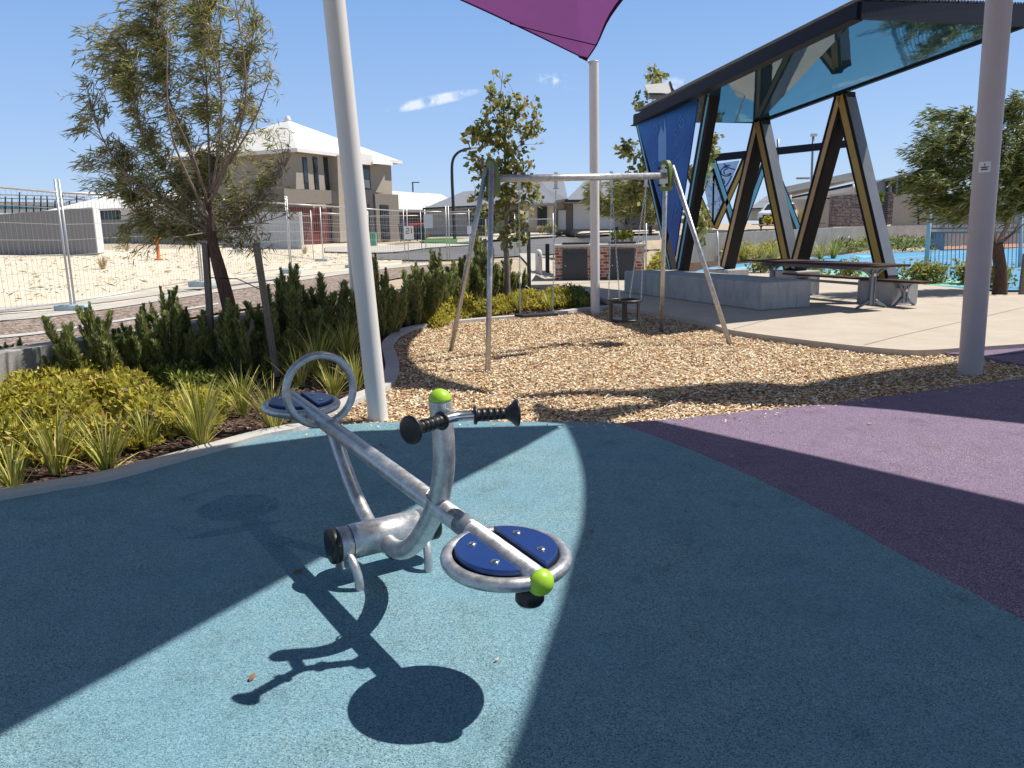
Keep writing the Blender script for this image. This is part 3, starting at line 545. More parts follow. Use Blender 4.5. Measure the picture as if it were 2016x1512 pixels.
b=MB();b._lathe(q(1.235,0,bz(1.235)-.028),(0,0,-1),[(0,.036),(.04,.046),(.06,.047),(.072,.038),(.075,.015)],24);b.build('bump_stop','plastic_black',ss)
b=MB();b._lathe(q(-1.235,0,bz(-1.235)-.028),(0,0,-1),[(0,.036),(.04,.046),(.06,.047),(.072,.038),(.075,.015)],24);b.build('bump_stop','plastic_black',ss)
for (c_,ax_,r_) in ((q(.598,0,bz(.598)+.043),norm(X*.45+Z),.0445),(q(.06,0,.168),X,.048),(q(-.06,0,.165),X,.042),(q(-.6,0,bz(-.6)-.035),norm([-.5*X[0],-.5*X[1],.8]),.038)):
    ax_=norm(ax_);e1_=norm(np.cross(ax_,Y if abs(np.dot(ax_,Y))<.8 else X));e2_=np.cross(ax_,e1_);MB().tube([c_+(e1_*math.cos(a)+e2_*math.sin(a))*r_*(1+.02*math.sin(a*23)) for a in np.linspace(0,math.tau,61)[:-1]],.0045,6,closed=True).build('weld_bead','galvanised',ss)
# handlebar
hbz=.892;MB().tube(smooth([q(.65,0,.888),q(.70,0,.89),q(.765,0,hbz)],4),.0205,14).build('handlebar_stem','galvanised',ss)
bar=smooth([q(.796,-.09,hbz),q(.783,-.055,hbz),q(.768,0,hbz),q(.783,.055,hbz),q(.796,.09,hbz)],6)
hbar=MB().tube(bar,.0195,16).build('handlebar','stainless',ss)
for s in(-1,1):
    p0=q(.785,s*.062,hbz);p1=q(.842,s*.21,hbz);ax=norm(p1-p0);Lg=np.linalg.norm(p1-p0);prof=[(0,.024),(.002,.033),(.009,.034),(.012,.026)]
    for k in range(5):
        h=.014+k*.022;prof+=[(h,.0235-.0008*k),(h+.018,.0222-.0003*k),(h+.0195,.0245),(h+.021,.0235)]
    prof+=[(.126,.026),(.138,.034),(.149,.046),(.156,.0505),(.162,.049),(.165,.04),(.166,.012)]
    MB()._lathe(p0,ax,prof,28).build('hand_grip','plastic_black',hbar)
# ---------------------------------------------------------------- shade posts and sails
def post(base_,top,r0_,r1_,mat,label):
    base_=np.array(base_,float);top=np.array(top,float);o=thing('shade_post',(base_[0],base_[1],0),label,'shade post');t=norm(top-base_)
    b=MB();b.tube([base_-[0,0,.1],top],[r0_,r1_],40,caps=False);b.build('pole',mat,o)
    MB()._lathe(top-t*.01,t,[(0,r1_+.002),(.022,r1_+.002),(.026,r1_-.02)],40).build('pole_cap',mat,o);return o
p=G(746,826);d=AT(658,0,6.2)-p;po1=post(p,p+d*(4.9/d[2]),.083,.083,'post_white','white shade sail post nearest on the left, leaning outward behind the seesaw')
p=G(706,652);tp=AT(681,262,12.2);d=tp-p;post(p,p+d*(3.55/d[2]),.09,.09,'post_white','shaded white shade sail post half hidden behind the nearer left one')
p2=G(1172,615);t2=AT(1169,122,14.04);po2=post(p2,t2,.083,.083,'post_white','slim white shade sail post in the middle with the purple sail tied on top')
p=G(1910,735);d=AT(1967,0,7.72)-p;po3=post(p,p+d*(4.9/d[2]),.112,.112,'post_mauve','thick pale mauve shade sail post on the right with a small square sticker')
# sticker on right post
Pm=AT(1943,328,7.6);Pa=p+d*((Pm[2])/d[2]);out=norm((CAM-Pa)*[1,1,0]);rr=norm(np.cross(out,[0,0,1]))*-1
def curved(c0,axis_t,out,half,h,r,mat,name,par,seg=8,sx=0.):
    b=MB();V=[];side=norm(np.cross(axis_t,out))
    for i in range(seg+1):
        a=(-half+2*half*i/seg)/r+sx
        dd=out*math.cos(a)+side*math.sin(a)
        V+=[c0+dd*r-axis_t*h/2,c0+dd*r+axis_t*h/2]
    b.add(V,[(2*i,2*i+2,2*i+3,2*i+1) for i in range(seg)],True);return b.build(name,mat,par)
at=norm(d);stk=curved(Pa,at,out,.052,.1,.1145,'white_paint','sticker',po3,sx=-.12)
for i,(w_,h_,dz) in enumerate(((.03,.012,-.022),(.036,.008,.0),(.022,.006,-.008),(.004,.02,.022))):
    curved(Pa+at*dz,at,out,w_,h_,.1152+i*.0002,'pole_black','sticker_print',stk,sx=-.12)
def sailobj(name,outline,mat,label,hem=True,inner=None,seam=None):
    # outline: list of edges; fan grid towards a sagging centre
    O_=np.array(outline);c=O_.mean(0) if inner is None else np.array(inner);b=MB();K=7;n_=len(O_);V=[c]
    for k in range(1,K+1):
        for p_ in O_:
            t=k/K;V.append(c+(p_-c)*t)
    Fs=[(0,1+i,1+(i+1)%n_) for i in range(n_)]
    for k in range(K-1):
        for i in range(n_): Fs.append((1+k*n_+i,1+k*n_+(i+1)%n_,1+(k+1)*n_+(i+1)%n_,1+(k+1)*n_+i))
    b.add(V,Fs,True);o=thing(name,tuple(O_[0]),label,'shade sail');b.build('canopy',mat,o)
    if hem:
        hb_=MB()
        for i in range(n_):
            A_,B_=O_[i],O_[(i+1)%n_];ia=A_+(c-A_)*.03/ (np.linalg.norm(c-A_)+.001)*1.3;ib=B_+(c-B_)*.03/(np.linalg.norm(c-B_)+.001)*1.3
            hb_.add([A_-[0,0,.004],B_-[0,0,.004],ib-[0,0,.004],ia-[0,0,.004]],[(0,1,2,3)]);hb_.tube([A_,B_],.012,6,caps=False)
        hb_.build('hem','sail_hem',o)
    return o
c1=AT(1155,117,13.93)
redge=[(1.39,12.6,4.27),(1.45,11.4,4.38),(1.72,10.15,4.55),(2.2,9.1,4.75),(2.75,8.45,4.9)]
cB=(3.15,8.15,5.05);c3=(-.62,8.3,5.0);c4=np.array([-1.75,12.2,5.3])
ol=[c1]+smooth([c1]+[np.array(r_) for r_ in redge]+[np.array(cB)],4)[1:]+smooth([np.array(cB),np.array((1.6,8.55,5.0)),np.array(c3)],6)[1:]+smooth([np.array(c3),np.array((-.95,10.2,5.12)),c4],6)[1:]
le=smooth([c4,(c4+c1)/2+np.array([.03,-.25,-.05]),c1],8)[1:-1]
ol=ol+le
sp_=sailobj('shade_sail',ol,'sail_purple','purple shade sail whose corner is tied to the middle post',inner=(.9,10.9,4.72))
# seam + corner patch + shackle
s1,s2=AT(1003,38,13.05),AT(1171,62,11.9)
def onedge(pts,px):
    best=min(pts,key=lambda p_:abs((1008+F*((p_-CAM)@rt)/((p_-CAM)@fw))-px));return best
sa=onedge([le[i]+(le[i+1]-le[i])*t_ for i in range(len(le)-1) for t_ in np.linspace(0,1,10)],1003)
sb=onedge([np.array(ol[i]) for i in range(1,12)],1174)
MB().tube([sa-[0,0,.02],(sa+sb)/2-[0,0,.03],sb-[0,0,.02]],.008,6).build('seam','sail_hem',sp_)
pa=c1+(le[-1]-c1)*.6*(.35/ max(np.linalg.norm(le[-1]-c1)*.6,.01));pb=c1+norm(np.array(ol[3])-c1)*.22;pa=c1+norm(le[-3]-c1)*.2
MB().slab([c1,pa,(pa+pb)/2+norm((pa+pb)/2-c1)*.03,pb],(0,0,1),-.03,-.008).build('corner_patch','sail_hem',sp_)
tt=np.array(t2);chain_o=MB();dd=(tt-[0,0,.12]-c1)
chain_o.tube([c1,c1+dd*.4],.012,6);chain_o.tube([c1+dd*.35,c1+dd*.75],.018,8);chain_o.tube([c1+dd*.7,c1+dd],.012,6);chain_o.build('shackle','stainless',sp_)
def shade(pix,h,extra=()):
    out=[]
    for p_ in pix:
        g=G(*p_) if len(p_)==2 and abs(p_[0])>12 else np.array([p_[0],p_[1],0]);out.append(g+SUN*h)
    return out
sA=[(.4,5.9),(-.44,5.88),(-1.23,5.83),(-2.11,5.40),(-2.74,4.9),(-3.7,3.9),(-6.5,2.5),(-9,-2),(-6,-6),(-3.4,-3.5),(-2.6,0),(-2.15,1.1),(-1.63,2.16),(-1.37,2.64),(-.81,3.69),(-.35,4.55),(.05,5.25)]  # unseen sail drawn from its ground shadow; left and rear widened to block sky
sailobj('shade_sail',[np.array([a_,b_,0])+SUN*4.6 for a_,b_ in sA],'sail_blue','shade sail overhead that shades the left of the seesaw',hem=False)
gB=[G(*p_)[:2] for p_ in ((1110,838),(1060,833),(1045,800),(1062,789),(1085,802),(1140,807),(1240,795),(1335,792),(1310,798),(1215,820),(1195,834))]
sB=[(.4,5.4),(.405,4.54),(.33,3.9),(.26,3.43),(.17,2.95),(.08,2.56),(-.05,1.99),(-.28,1.2),(-.6,.3),(-1.3,-1.6),(-1,-6),(6,-7),(6.5,-2.5),(4.6,1.1),(3.62,2.75),(2.8,4.01),(2.01,4.98),(1.14,6.0)]  # outline follows the ground shadow; rear and right corners added to cut skylight
sailobj('shade_sail',[np.array([a_,b_,0])+SUN*4.6 for a_,b_ in list(gB)[::-1]+[(0,0)][:0]+sB],'sail_blue','shade sail overhead that shades the rubber right of the seesaw',hem=False,inner=np.array([1.3,3.6,0])+SUN*4.6) if False else None
def shade_sheet(pts,h,label,dz=0.):
    P=[Vector(tuple(np.array([a_,b_,0])+SUN*h)) for a_,b_ in pts];tr=tessellate_polygon([P]);b=MB();b.add(P,[tuple(t_) for t_ in tr]);o=thing('shade_sail',tuple(P[0]),label,'shade sail');b.build('canopy','sail_blue',o);return o
shade_sheet([tuple(v_) for v_ in gB][::-1][:-1]+[tuple(v_) for v_ in smooth([(.40,5.93),(.43,5.3),(.42,4.6),(.35,3.9),(.26,3.43),(.17,2.95),(.08,2.56),(-.05,1.99),(-.28,1.2),(-.6,.3)],4)]+sB[9:],4.6,'shade sail overhead that shades the rubber right of the seesaw')
sD=[G(*p_)[:2] for p_ in ((1000,779),(1120,768),(1250,766),(1344,758),(1461,750),(1577,757),(1644,743),(1760,726),(1887,712),(2016,692))]+[(8.5,10.2),(11,9.5),(11.5,4.),(7.5,3.2),(5.2,4.7)]+[G(*p_)[:2] for p_ in ((2016,838),(1757,810),(1640,800),(1494,798),(1400,795),(1344,792),(1250,782),(1150,776),(1060,783))]  # right-hand corners pushed out beyond the shadow to cover more sky
shade_sheet([tuple(v_) for v_ in sD],4.75,'shade sail overhead that shades the strip beside the right post')
# ---------------------------------------------------------------- shelter
V0=G(1327,531,.55);d2=np.array([.386,-.922,0]);d2=norm(d2);nN=np.array([-d2[1],d2[0],0])
nN=nN if nN[0]>0 else -nN
def npl(px,py,c):
    r_=ray(px,py);t=((c-CAM)@nN)/(r_@nN);return CAM+r_*t
sh=thing('picnic_shelter',(V0[0],V0[1],0),'angular black steel shelter with glossy blue ceiling and zigzag columns','shelter')
F2=G(1750,550,.5)
N0,N1=AT(1252,222,19.),AT(1692,4,11.84);Nb0,Nb1=AT(1250,247,19.),AT(1690,37,11.84)
Fp=[npl(1398,243,F2),npl(1495,243,F2),npl(1664,188,F2),npl(2016,62,F2)]
CR=AT(2022,52,13.8);CRt=AT(2022,11,13.8)
zt=np.array([0,0,.26])
F0=Fp[1]-d2*2.9;F0[2]=4.05
FF=[F0,Fp[1],CR]
def beam(A,B,h,wd_,name,mat='steel_navy',top=None,par=sh):
    b=MB();t=norm(B-A);P=[]
    for p_ in(A,B): P+=[p_-nN*wd_/2,p_+nN*wd_/2,p_-nN*wd_/2+[0,0,h],p_+nN*wd_/2+[0,0,h]]
    b.add(P,[(0,1,3,2),(4,6,7,5),(0,2,6,4),(1,5,7,3),(2,3,7,6),(0,4,5,1)]);return b.build(name,mat,par)
beam(Nb0,Nb1,N1[2]-Nb1[2],.1,'fascia_beam');
b=MB();de=norm(CR-Nb1);ne=norm(np.cross(de,[0,0,1]));b.add([Nb1-ne*.05,Nb1+ne*.05,N1-ne*.05,N1+ne*.05,CR-ne*.05,CR+ne*.05,CRt-ne*.05,CRt+ne*.05],[(0,1,3,2),(4,6,7,5),(0,2,6,4),(1,5,7,3),(2,3,7,6),(0,4,5,1)]);b.build('fascia_beam','steel_navy',sh)
for a_,b_ in ((0,1),(1,2)): beam(FF[a_],FF[b_],.22,.1,'fascia_beam')
b=MB();A_=Nb0;B_=F0;t=norm(B_-A_);s_=d2
b.add([A_-s_*.05,A_+s_*.05,A_-s_*.05+zt,A_+s_*.05+zt,B_-s_*.05,B_+s_*.05,B_-s_*.05+zt,B_+s_*.05+zt],[(0,1,3,2),(4,6,7,5),(0,2,6,4),(1,5,7,3),(2,3,7,6),(0,4,5,1)]);b.build('fascia_beam','steel_navy',sh)
# drip lip on near beam
beam(Nb0-nN*.02-[0,0,.02],Nb1-nN*.02-[0,0,.02],.018,.2,'lip','steel_black')
up_=np.array([0,0,.035]);b=MB();b.add([Nb0+up_,F0+up_,FF[1]+up_,Nb1+up_,CR+up_],[(0,1,2),(0,2,3),(3,2,4)]);b.build('ceiling_panel','soffit',sh,recalc=False)
def corr():
    st=[(N0,F0+zt),(N0+(N1-N0)*.3,FF[1]+zt),(N1+(N1-N0)*.012,CRt)];V=[];n_=300
    for i in range(n_+1):
        t=i/n_;w_=.02*math.sin(t*5.2/.1*math.tau)
        for a_,b_ in st: V.append(a_+(b_-a_)*(-.02+1.03*t)+[0,0,.035+w_])
    b=MB();b.add(V,[(3*i+k,3*i+3+k,3*i+4+k,3*i+1+k) for i in range(n_) for k in (0,1)]);return b
corr().build('roof_sheet','roof_grey',sh,recalc=False)
def strut(A,B,w_,dp,face,edge='steel_black',par=sh,n_=None,name='column',fs=.5):
    n_=nN if n_ is None else n_;t=norm(B-A);bb=norm(np.cross(n_,t));b=MB();b.obox((A+B)/2,t,bb,n_,np.linalg.norm(B-A),w_,dp);o=b.build(name,edge,par)
    b=MB();b.obox((A+B)/2-n_*(dp/2),t,bb,n_,np.linalg.norm(B-A)*.985,w_*fs,.012);b.build('painted_face',face,o)
    b=MB();b.obox((A+B)/2+n_*(dp/2),t,bb,n_,np.linalg.norm(B-A)*.985,w_*fs,.012);b.build('painted_face',face,o);return o
# near V with blue panel
k0=V0-d2*.12;k1=V0+d2*.14
T0=npl(1264,262,V0);T1=npl(1405,190,V0)
Lf=npl(1332,531,V0);Rf=npl(1346,531,V0)
Lc=(npl(1325,531,V0),npl(1259,240,V0));Rc=(npl(1343,531,V0),npl(1405,178,V0))
strut(Lc[0],Lc[1],.13,.16,'sky_paint',fs=.35);strut(Rc[0],Rc[1],.24,.2,'sky_paint',fs=.22)
pp=[npl(1333,515,V0),npl(1268,241,V0),npl(1386,186,V0)];
b=MB();b.slab([npl(1336,505,V0),npl(1262,243,V0),npl(1384,184,V0)],nN,-.1,-.07);pnl=b.build('art_panel','panel_blue',sh)
def mark(pts,w_=.012,mat='panel_mark',closed=False):
    b=MB()
    P=[npl(x_,y_,V0-nN*.105) for x_,y_ in pts];b.tube(P,w_,5,closed=closed);return b
mk=MB()
for cx_,cy_,rx,ry in((1292,252,3,6),(1331,260,3,6),(1334,283,2,3.5),(1299,384,3,6),(1315,340,3,5)):
    mk.tube([npl(cx_+rx*math.cos(a),cy_+ry*math.sin(a),V0-nN*.104) for a in np.linspace(0,math.tau,17)[:-1]],.008,5,closed=True)
mk.tube([npl(1343+(1+5.5*t_)*math.cos(t_*11),241+(2+11*t_)*math.sin(t_*11),V0-nN*.104) for t_ in np.linspace(.1,1,40)],.009,5)
mk.tube([npl(x_,y_,V0-nN*.104) for x_,y_ in smooth([(1325,318),(1336,308),(1346,293),(1351,281)],5)],.009,5)
mk.tube([npl(x_,y_,V0-nN*.104) for x_,y_ in smooth([(1283,320),(1289,318),(1293,314)],3)],.007,5)
mk.tube([npl(x_,y_,V0-nN*.104) for x_,y_ in smooth([(1322,430),(1329,402),(1331,420),(1338,392)],4)],.007,5)
mk.build('line_drawing','panel_mark',pnl)
b=MB();b.slab([npl(x_,y_,V0) for x_,y_ in((1304,318),(1304,270),(1310,248),(1315,262),(1317,230),(1320,262),(1320,318))],nN,-.108,-.101);b.build('painted_shape','panel_mark',pnl)
# far zigzag
nodes=[((1432,527),(1499,240),'tan_paint','steel_black'),((1560,530),(1499,240),'gold_paint','grey_steel'),((1570,530),(1663,187),'tan_paint','steel_black'),((1748,552),(1663,187),'gold_paint','grey_steel')]
for (a_,b_,fc,ed) in nodes:
    A_=npl(*a_,F2);B_=npl(*b_,F2);st_=strut(A_,B_,.25,.26,fc,'steel_black',fs=.42 if ed=='steel_black' else .55)
    if ed!='steel_black':
        t_=norm(B_-A_);b2_=norm(np.cross(nN,t_));b2_=b2_ if np.dot(b2_,d2)>0 else -b2_;MB().obox((A_+B_)/2+b2_*.126,t_,b2_,nN,np.linalg.norm(B_-A_)*.97,.012,.235).build('sky_lit_side',ed,st_)  # grey slab paints skylight on the upturned side; the steel itself is black
for px,py in((1500,243),(1664,190)):
    c=npl(px,py,F2);MB().obox(c+[0,0,-.04],d2,nN,(0,0,1),.3,.2,.2).build('node_plate','steel_black',sh)
for px,py in ((1432,530),(1565,533),(1748,553)):
    c=npl(px,py,F2);z1=c[2];b=MB();b.obox((c[0],c[1],z1/2-.0),d2,nN,(0,0,1),.8,.62,z1+.02);b.build('plinth','block_concrete',sh,bevel=.02)
# ---------------------------------------------------------------- picnic table near
def ptable(loc,direction,label,Lt=2.9,name='picnic_table',sides=(-1,1)):
    t=thing(name,loc,label,'picnic table');dx=norm(direction);dy=np.array([-dx[1],dx[0],0]);c=np.array(loc,float)
    for k in range(5):
        b=MB();b.obox(c+dy*(-.3+.15*k)+[0,0,.74],dx,dy,(0,0,1),Lt,.14,.035);b.build('table_slat','table_slat',t)
    def trestle(pc,h,w_,foot,nm):
        b=MB();b.obox(pc+[0,0,h-.03],dx,dy,(0,0,1),.06,w_,.035)
        for s in(-1,1):
            b.add([pc+dy*s*w_/2+[0,0,h-.045],pc+dy*s*w_/2+[0,0,h-.02],pc+dy*s*.05+[0,0,h-.17],pc+dy*s*.05+[0,0,h-.02]],[(0,1,3,2)])
            b.tube([pc+dy*s*.06+[0,0,.14],pc+dy*s*foot*.55+[0,0,.085],pc+dy*s*foot+[0,0,.02]],[.04,.03,.022],8)
            b._lathe(pc+dy*s*foot,(0,0,1),[(0,.035),(.02,.035)],12)
            b.obox(pc+dy*s*.045+[0,0,h/2],dx,dy,(0,0,1),.055,.022,h-.12)
            b.tube([pc+dy*s*.05+[0,0,h-.16],pc+dy*s*w_*.3+[0,0,h-.07],pc+dy*s*w_*.48+[0,0,h-.05]],[.03,.02,.016],8)
        b.obox(pc+[0,0,h/2],dx,dy,(0,0,1),.02,.07,h-.14);o=b.build(nm,'grey_steel',t)
        MB()._lathe(pc+[0,0,h-.14]+dx*.03,dx,[(0,.03),(.012,.03),(.016,.02)],14).build('disc_cap','white_paint',o)
    for s in(-1,1): trestle(c+dx*s*(Lt/2-.42),.72,.62,.33,'table_trestle')
    b=MB();b.obox(c+[0,0,.67],dx,dy,(0,0,1),Lt-.8,.05,.06);b.build('cross_rail','grey_steel',t)
    for sy in sides:
        for k in range(2):
            b=MB();b.obox(c+dy*(sy*.78-.08+.16*k)+[0,0,.435],dx,dy,(0,0,1),Lt,.15,.035);b.build('bench_slat','table_slat',t)
        for s in(-1,1): trestle(c+dy*sy*.78+dx*s*(Lt/2-.42),.42,.32,.24,'bench_trestle')
        b=MB();b.obox(c+dy*sy*.78+[0,0,.33],dx,dy,(0,0,1),Lt-.8,.04,.05);b.build('bench_rail','grey_steel',t)
    return t
A_=G(1745,600,.07);nt=(A_+D*-1.1);tdir=D
ta=G(1726,607,.07);tb=G(1650,606,.07)
ptc=ta-D*1.25-N*.12
TB=ptable((ptc[0],ptc[1],.07),D,'dark slatted picnic table with a trestle bench under the shelter',3.3,sides=(1,))
# ---------------------------------------------------------------- barbecue
q0,q1=G(1093,552,.07),G(1268,550,.07);bd=norm(q1-q0);bn=np.array([-bd[1],bd[0],0]);Lb=np.linalg.norm(q1-q0);hB_=.9
bq=thing('barbecue',tuple(q0),'red brick barbecue bench with two dark cupboard doors','barbecue')
b=MB();b.obox(q0+bd*Lb/2+bn*.45+[0,0,hB_/2],bd,bn,(0,0,1),Lb,.9,hB_);b.build('brick_base','brick_red',bq)
b=MB();b.obox(q0+bd*Lb/2+bn*.45+[0,0,hB_+.035],bd,bn,(0,0,1),Lb+.1,1.,.07);b.build('bench_top','kerb_concrete',bq,bevel=.01)
for fx in (.06*Lb+.4,.75*Lb):
    dr=MB().obox(q0+bd*fx-bn*.02+[0,0,.43],bd,bn,(0,0,1),.68,.04,.84).build('cupboard_door','door_charcoal',bq,bevel=.005)
    b=MB()
    for zz in(.15,.72):
        for k in range(4): b.obox(q0+bd*(fx-.2+.133*k)-bn*.045+[0,0,zz],bd,bn,(0,0,1),.07,.012,.02)
    b.build('vent_slots','pole_black',dr)
    MB()._lathe(q0+bd*(fx-.26)-bn*.04+[0,0,.4],-bn,[(0,.022),(.02,.02),(.024,.008)],10).build('door_knob','stainless',dr)
    b=MB();b.obox(q0+bd*(fx+.02)+bn*.45+[0,0,hB_+.1],bd,bn,(0,0,1),.75,.6,.05);lid=b.build('hotplate_lid','plastic_black',bq,bevel=.02)
    b=MB();b.tube([q0+bd*(fx+.35)+bn*.2+[0,0,hB_+.08],q0+bd*(fx+.42)+bn*.2+[0,0,hB_+.14],q0+bd*(fx+.5)+bn*.2+[0,0,hB_+.08]],.012,6);b.build('lid_handle','stainless',lid)
# bollards, posts
b=MB();pb_=G(1061,552);b._lathe(pb_,(0,0,1),[(0,.1),(.78,.1),(.84,.09),(.88,.06),(.9,.02)],20);o=thing('bollard',tuple(pb_),'white round-topped bollard left of the brick barbecue','bollard');b.build('shaft','post_white',o);MB()._lathe(pb_+[0.0,-.1,.74],(0,-1,0),[(0,.02),(.01,.02)],10).build('fitting','bolt_dark',o)
def woodpost(px,py,ty,w_,label,z=0.,mat='stake',nm='timber_post',cat='post'):
    p_=G(px,py,z);top=AT(px,ty,p_[1]);b=MB();b.obox((p_+np.array([p_[0],p_[1],top[2]]))/2,(1,0,0),(0,1,0),(0,0,1),w_,w_,top[2]-p_[2]);o=b.build(nm,mat,bevel=.006,origin=tuple(p_));return tag(o,label,cat)
woodpost(1078,549,480,.12,'square black timber post just left of the barbecue',mat='pole_black')
woodpost(1096,549,484,.07,'thin dark post touching the left end of the barbecue',mat='pole_black')
# planter edge seen among shrubs
b=MB();p_=G(668,640,.25);b.obox(G(668,645,.3),(1,0,0),(0,1,0),(0,0,1),.42,.3,.02);b.obox(G(668,645,.3)-[0,-.14,.15],(1,0,0),(0,1,0),(0,0,1),.4,.02,.3);o=b.build('rusty_box','rust_steel',origin=tuple(G(668,645,0)));tag(o,'low rusty steel box between the bushes behind the left posts','box')
# leaf litter
for i,(px,py,sz,mt,lb) in enumerate(((587,1128,.045,'leaf_litter','brown curled leaf on the sunny rubber left of the seesaw'),(497,1337,.04,'leaf_litter','dry brown leaf lying on the shadow of the handlebar'),(1165,1049,.03,'leaf_litter','brown wood chip on the shaded rubber right of the seat'),(758,1160,.025,'leaf_litter','small tan chip on the rubber right of the seesaw leg'),(1440,901,.035,'chip_pale','pale wood chip on the dark plum rubber'),(1712,836,.04,'chip_pale','pale wood chip on the sunny lilac rubber'),(978,1303,.02,'chip_pale','small pale chip on the rubber below the round seat'),(750,877,.04,'leaf_litter','thin brown leaf on the shaded rubber behind the seesaw beam'),(1350,1010,.018,'leaf_litter','tiny dark chip on the shaded rubber at right'),(1385,1296,.015,'chip_pale','tiny white speck of chip in the shaded right foreground'))):
    g=G(px,py,.012);b=MB();a=i*1.1+.3;dx=np.array([math.cos(a),math.sin(a),.1]);dy=np.array([-math.sin(a),math.cos(a),.2])
    P=[g+dx*sz/2*c_+dy*sz*.2*s_+[0,0,.006+h_] for c_,s_,h_ in((-1,0,0),(-.4,-1,.004),(.5,-.9,.002),(1,0,.006),(.4,1,.002),(-.5,.9,.005))];b.slab(P,(0,0,1),-.0015,.0015);tag(b.build('fallen_leaf' if mt=='leaf_litter' and 'leaf' in lb else 'wood_chip',mt,origin=tuple(g)),lb,'leaf' if 'leaf' in lb else 'wood chip')
exec_rest=True
# ---------------------------------------------------------------- foliage
def leafquads(P,Dr,Nm,L,Wd,fold=.45):
    Dr=Dr/np.linalg.norm(Dr,axis=1)[:,None];s_=np.cross(Dr,Nm);s_/=np.linalg.norm(s_,axis=1)[:,None]+1e-9
    L=np.asarray(L)[:,None];Wd=np.asarray(Wd)[:,None]/2;m_=P+Dr*L*fold
    V=np.stack([P,m_+s_*Wd,P+Dr*L,m_-s_*Wd],1).reshape(-1,3);return V
def rnd(n,s_=1.): return RS.randn(n,3)*s_
def tree(name,label,bpts,br,limbs,ells,ntw,leaf,mat,bark,wind=(0,0,0),per=26,droop=.0,twl=.45,group=None,leafw=.2,spread=.03,cat='tree'):
    base_=np.array(bpts[0],float);t=thing(name,tuple(base_),label,cat,group)
    sp=smooth([np.array(p_,float) for p_ in bpts],5);rr=np.interp(np.linspace(0,1,len(sp)),np.linspace(0,1,len(br)),br)
    MB().tube(sp,list(rr),12).build('trunk',bark,t)
    nodes=[];b=MB()
    for (s0,tip,r0l) in limbs:
        A=sp[int(s0*(len(sp)-1))];T=np.array(tip,float);md=(A+T)/2+np.array([0,0,-.12*np.linalg.norm(T-A)])*0+rnd(1,.06)[0]+norm([T[0]-A[0],T[1]-A[1],0])*.1*np.linalg.norm(T-A);path=smooth([A,md,T],7)
        b.tube(path,list(np.linspace(r0l*.75,.004,len(path))),7);nodes+=[(p_,r0l*(1-i/len(path))) for i,p_ in enumerate(path) if i>2]
    NP=np.array([n_[0] for n_ in nodes]);tw=[];P=[];Dd=[];Ls=[]
    wts=np.array([e[1][0]*e[1][1]*e[1][2]*(e[2] if len(e)>2 else 1) for e in ells]);wts/=wts.sum()
    for i in range(ntw):
        e=ells[RS.choice(len(ells),p=wts)];v=RS.randn(3);v/=np.linalg.norm(v);v*=(.35+.65*RS.rand()**.45);tg=np.array(e[0])+v*np.array(e[1])
        dd=NP-tg;sc=np.linalg.norm(dd,axis=1)+np.maximum(0,dd[:,2]+.1)*1.5;k=sc.argmin();A=NP[k]
        md=(A+tg)/2+np.array([0,0,.06])+rnd(1,.05)[0];path=smooth([A,md,tg+np.array(wind)*.12],3);b.tube(path,list(np.linspace(.006,.002,len(path))),3,caps=False)
        Q=np.array(path);dirn=norm(Q[-1]-Q[0]);n_=int(per*(.5+RS.rand()));ln=np.linalg.norm(Q[-1]-Q[0]);f0=max(0,1-twl/max(ln,.01))
        tt=f0+(1-f0)*RS.rand(n_);idx=tt*(len(Q)-1);i0=np.minimum(idx.astype(int),len(Q)-2);fr=(idx-i0)[:,None];pos=Q[i0]*(1-fr)+Q[i0+1]*fr
        P.append(pos+rnd(n_,spread));Dd.append(np.tile(dirn*.7,(n_,1))+rnd(n_,.6)+np.array(wind)+np.array([0,0,-droop]))
    b.build('branches','twig',t,recalc=False)
    P=np.vstack(P);Dd=np.vstack(Dd);n_=len(P);L=leaf[0]*(.6+.7*RS.rand(n_));V=leafquads(P,Dd,rnd(n_)+SUN*.55,L,L*leafw)
    fastmesh('crown',V,np.arange(len(V)).reshape(-1,4),mat,t);return t
# left willow myrtle
g=G(470,732);Yt=g[1]
def tp(px,py,dy=0): return AT(px,py,Yt+dy)
TL='young willow-leaved tree with long drooping leaves, tied between two stakes'
lm=[(.78,tp(250,120,.2),.022),(.8,tp(330,60,-.3),.022),(.85,tp(400,10,.2),.024),(.9,tp(460,-20,-.2),.022),(.95,tp(500,60,.3),.02),(.97,tp(530,160,-.1),.018),(.75,tp(180,220,.1),.022),(.7,tp(200,320,-.3),.018),(.7,tp(560,330,.2),.018),(.9,tp(370,-60,0),.02),(.65,tp(260,400,.3),.016),(.6,tp(530,440,-.3),.015),(.93,tp(430,90,.6),.018),(.9,tp(330,200,-.6),.018),(.97,tp(300,-30,.4),.018),(.62,tp(330,460,-.4),.014)]
el=[]
for px,py,rx,rz,ry,w_ in ((255,110,95,80,.45,1),(180,215,48,45,.3,.9),(350,30,110,60,.5,1.1),(450,50,90,75,.5,.8),(330,190,105,90,.55,1),(470,200,75,110,.45,.45),(230,330,80,60,.4,1),(160,265,30,14,.2,1.1),(340,330,95,80,.55,1.2),(470,370,85,90,.5,1.1),(350,430,110,55,.5,1.1),(540,350,45,35,.35,.7),(290,470,60,38,.3,.7),(510,470,60,42,.35,.8),(400,-25,90,30,.35,.6),(545,120,28,85,.3,.9),(525,260,40,60,.3,.35),(590,310,24,45,.2,.5),(575,390,42,24,.25,1.0),(430,420,90,50,.4,.9)):
    c=tp(px,py,.4+RS.uniform(-.12,.12));k_=Yt/F;el.append((c,(rx*k_,ry*.75,rz*k_),w_))
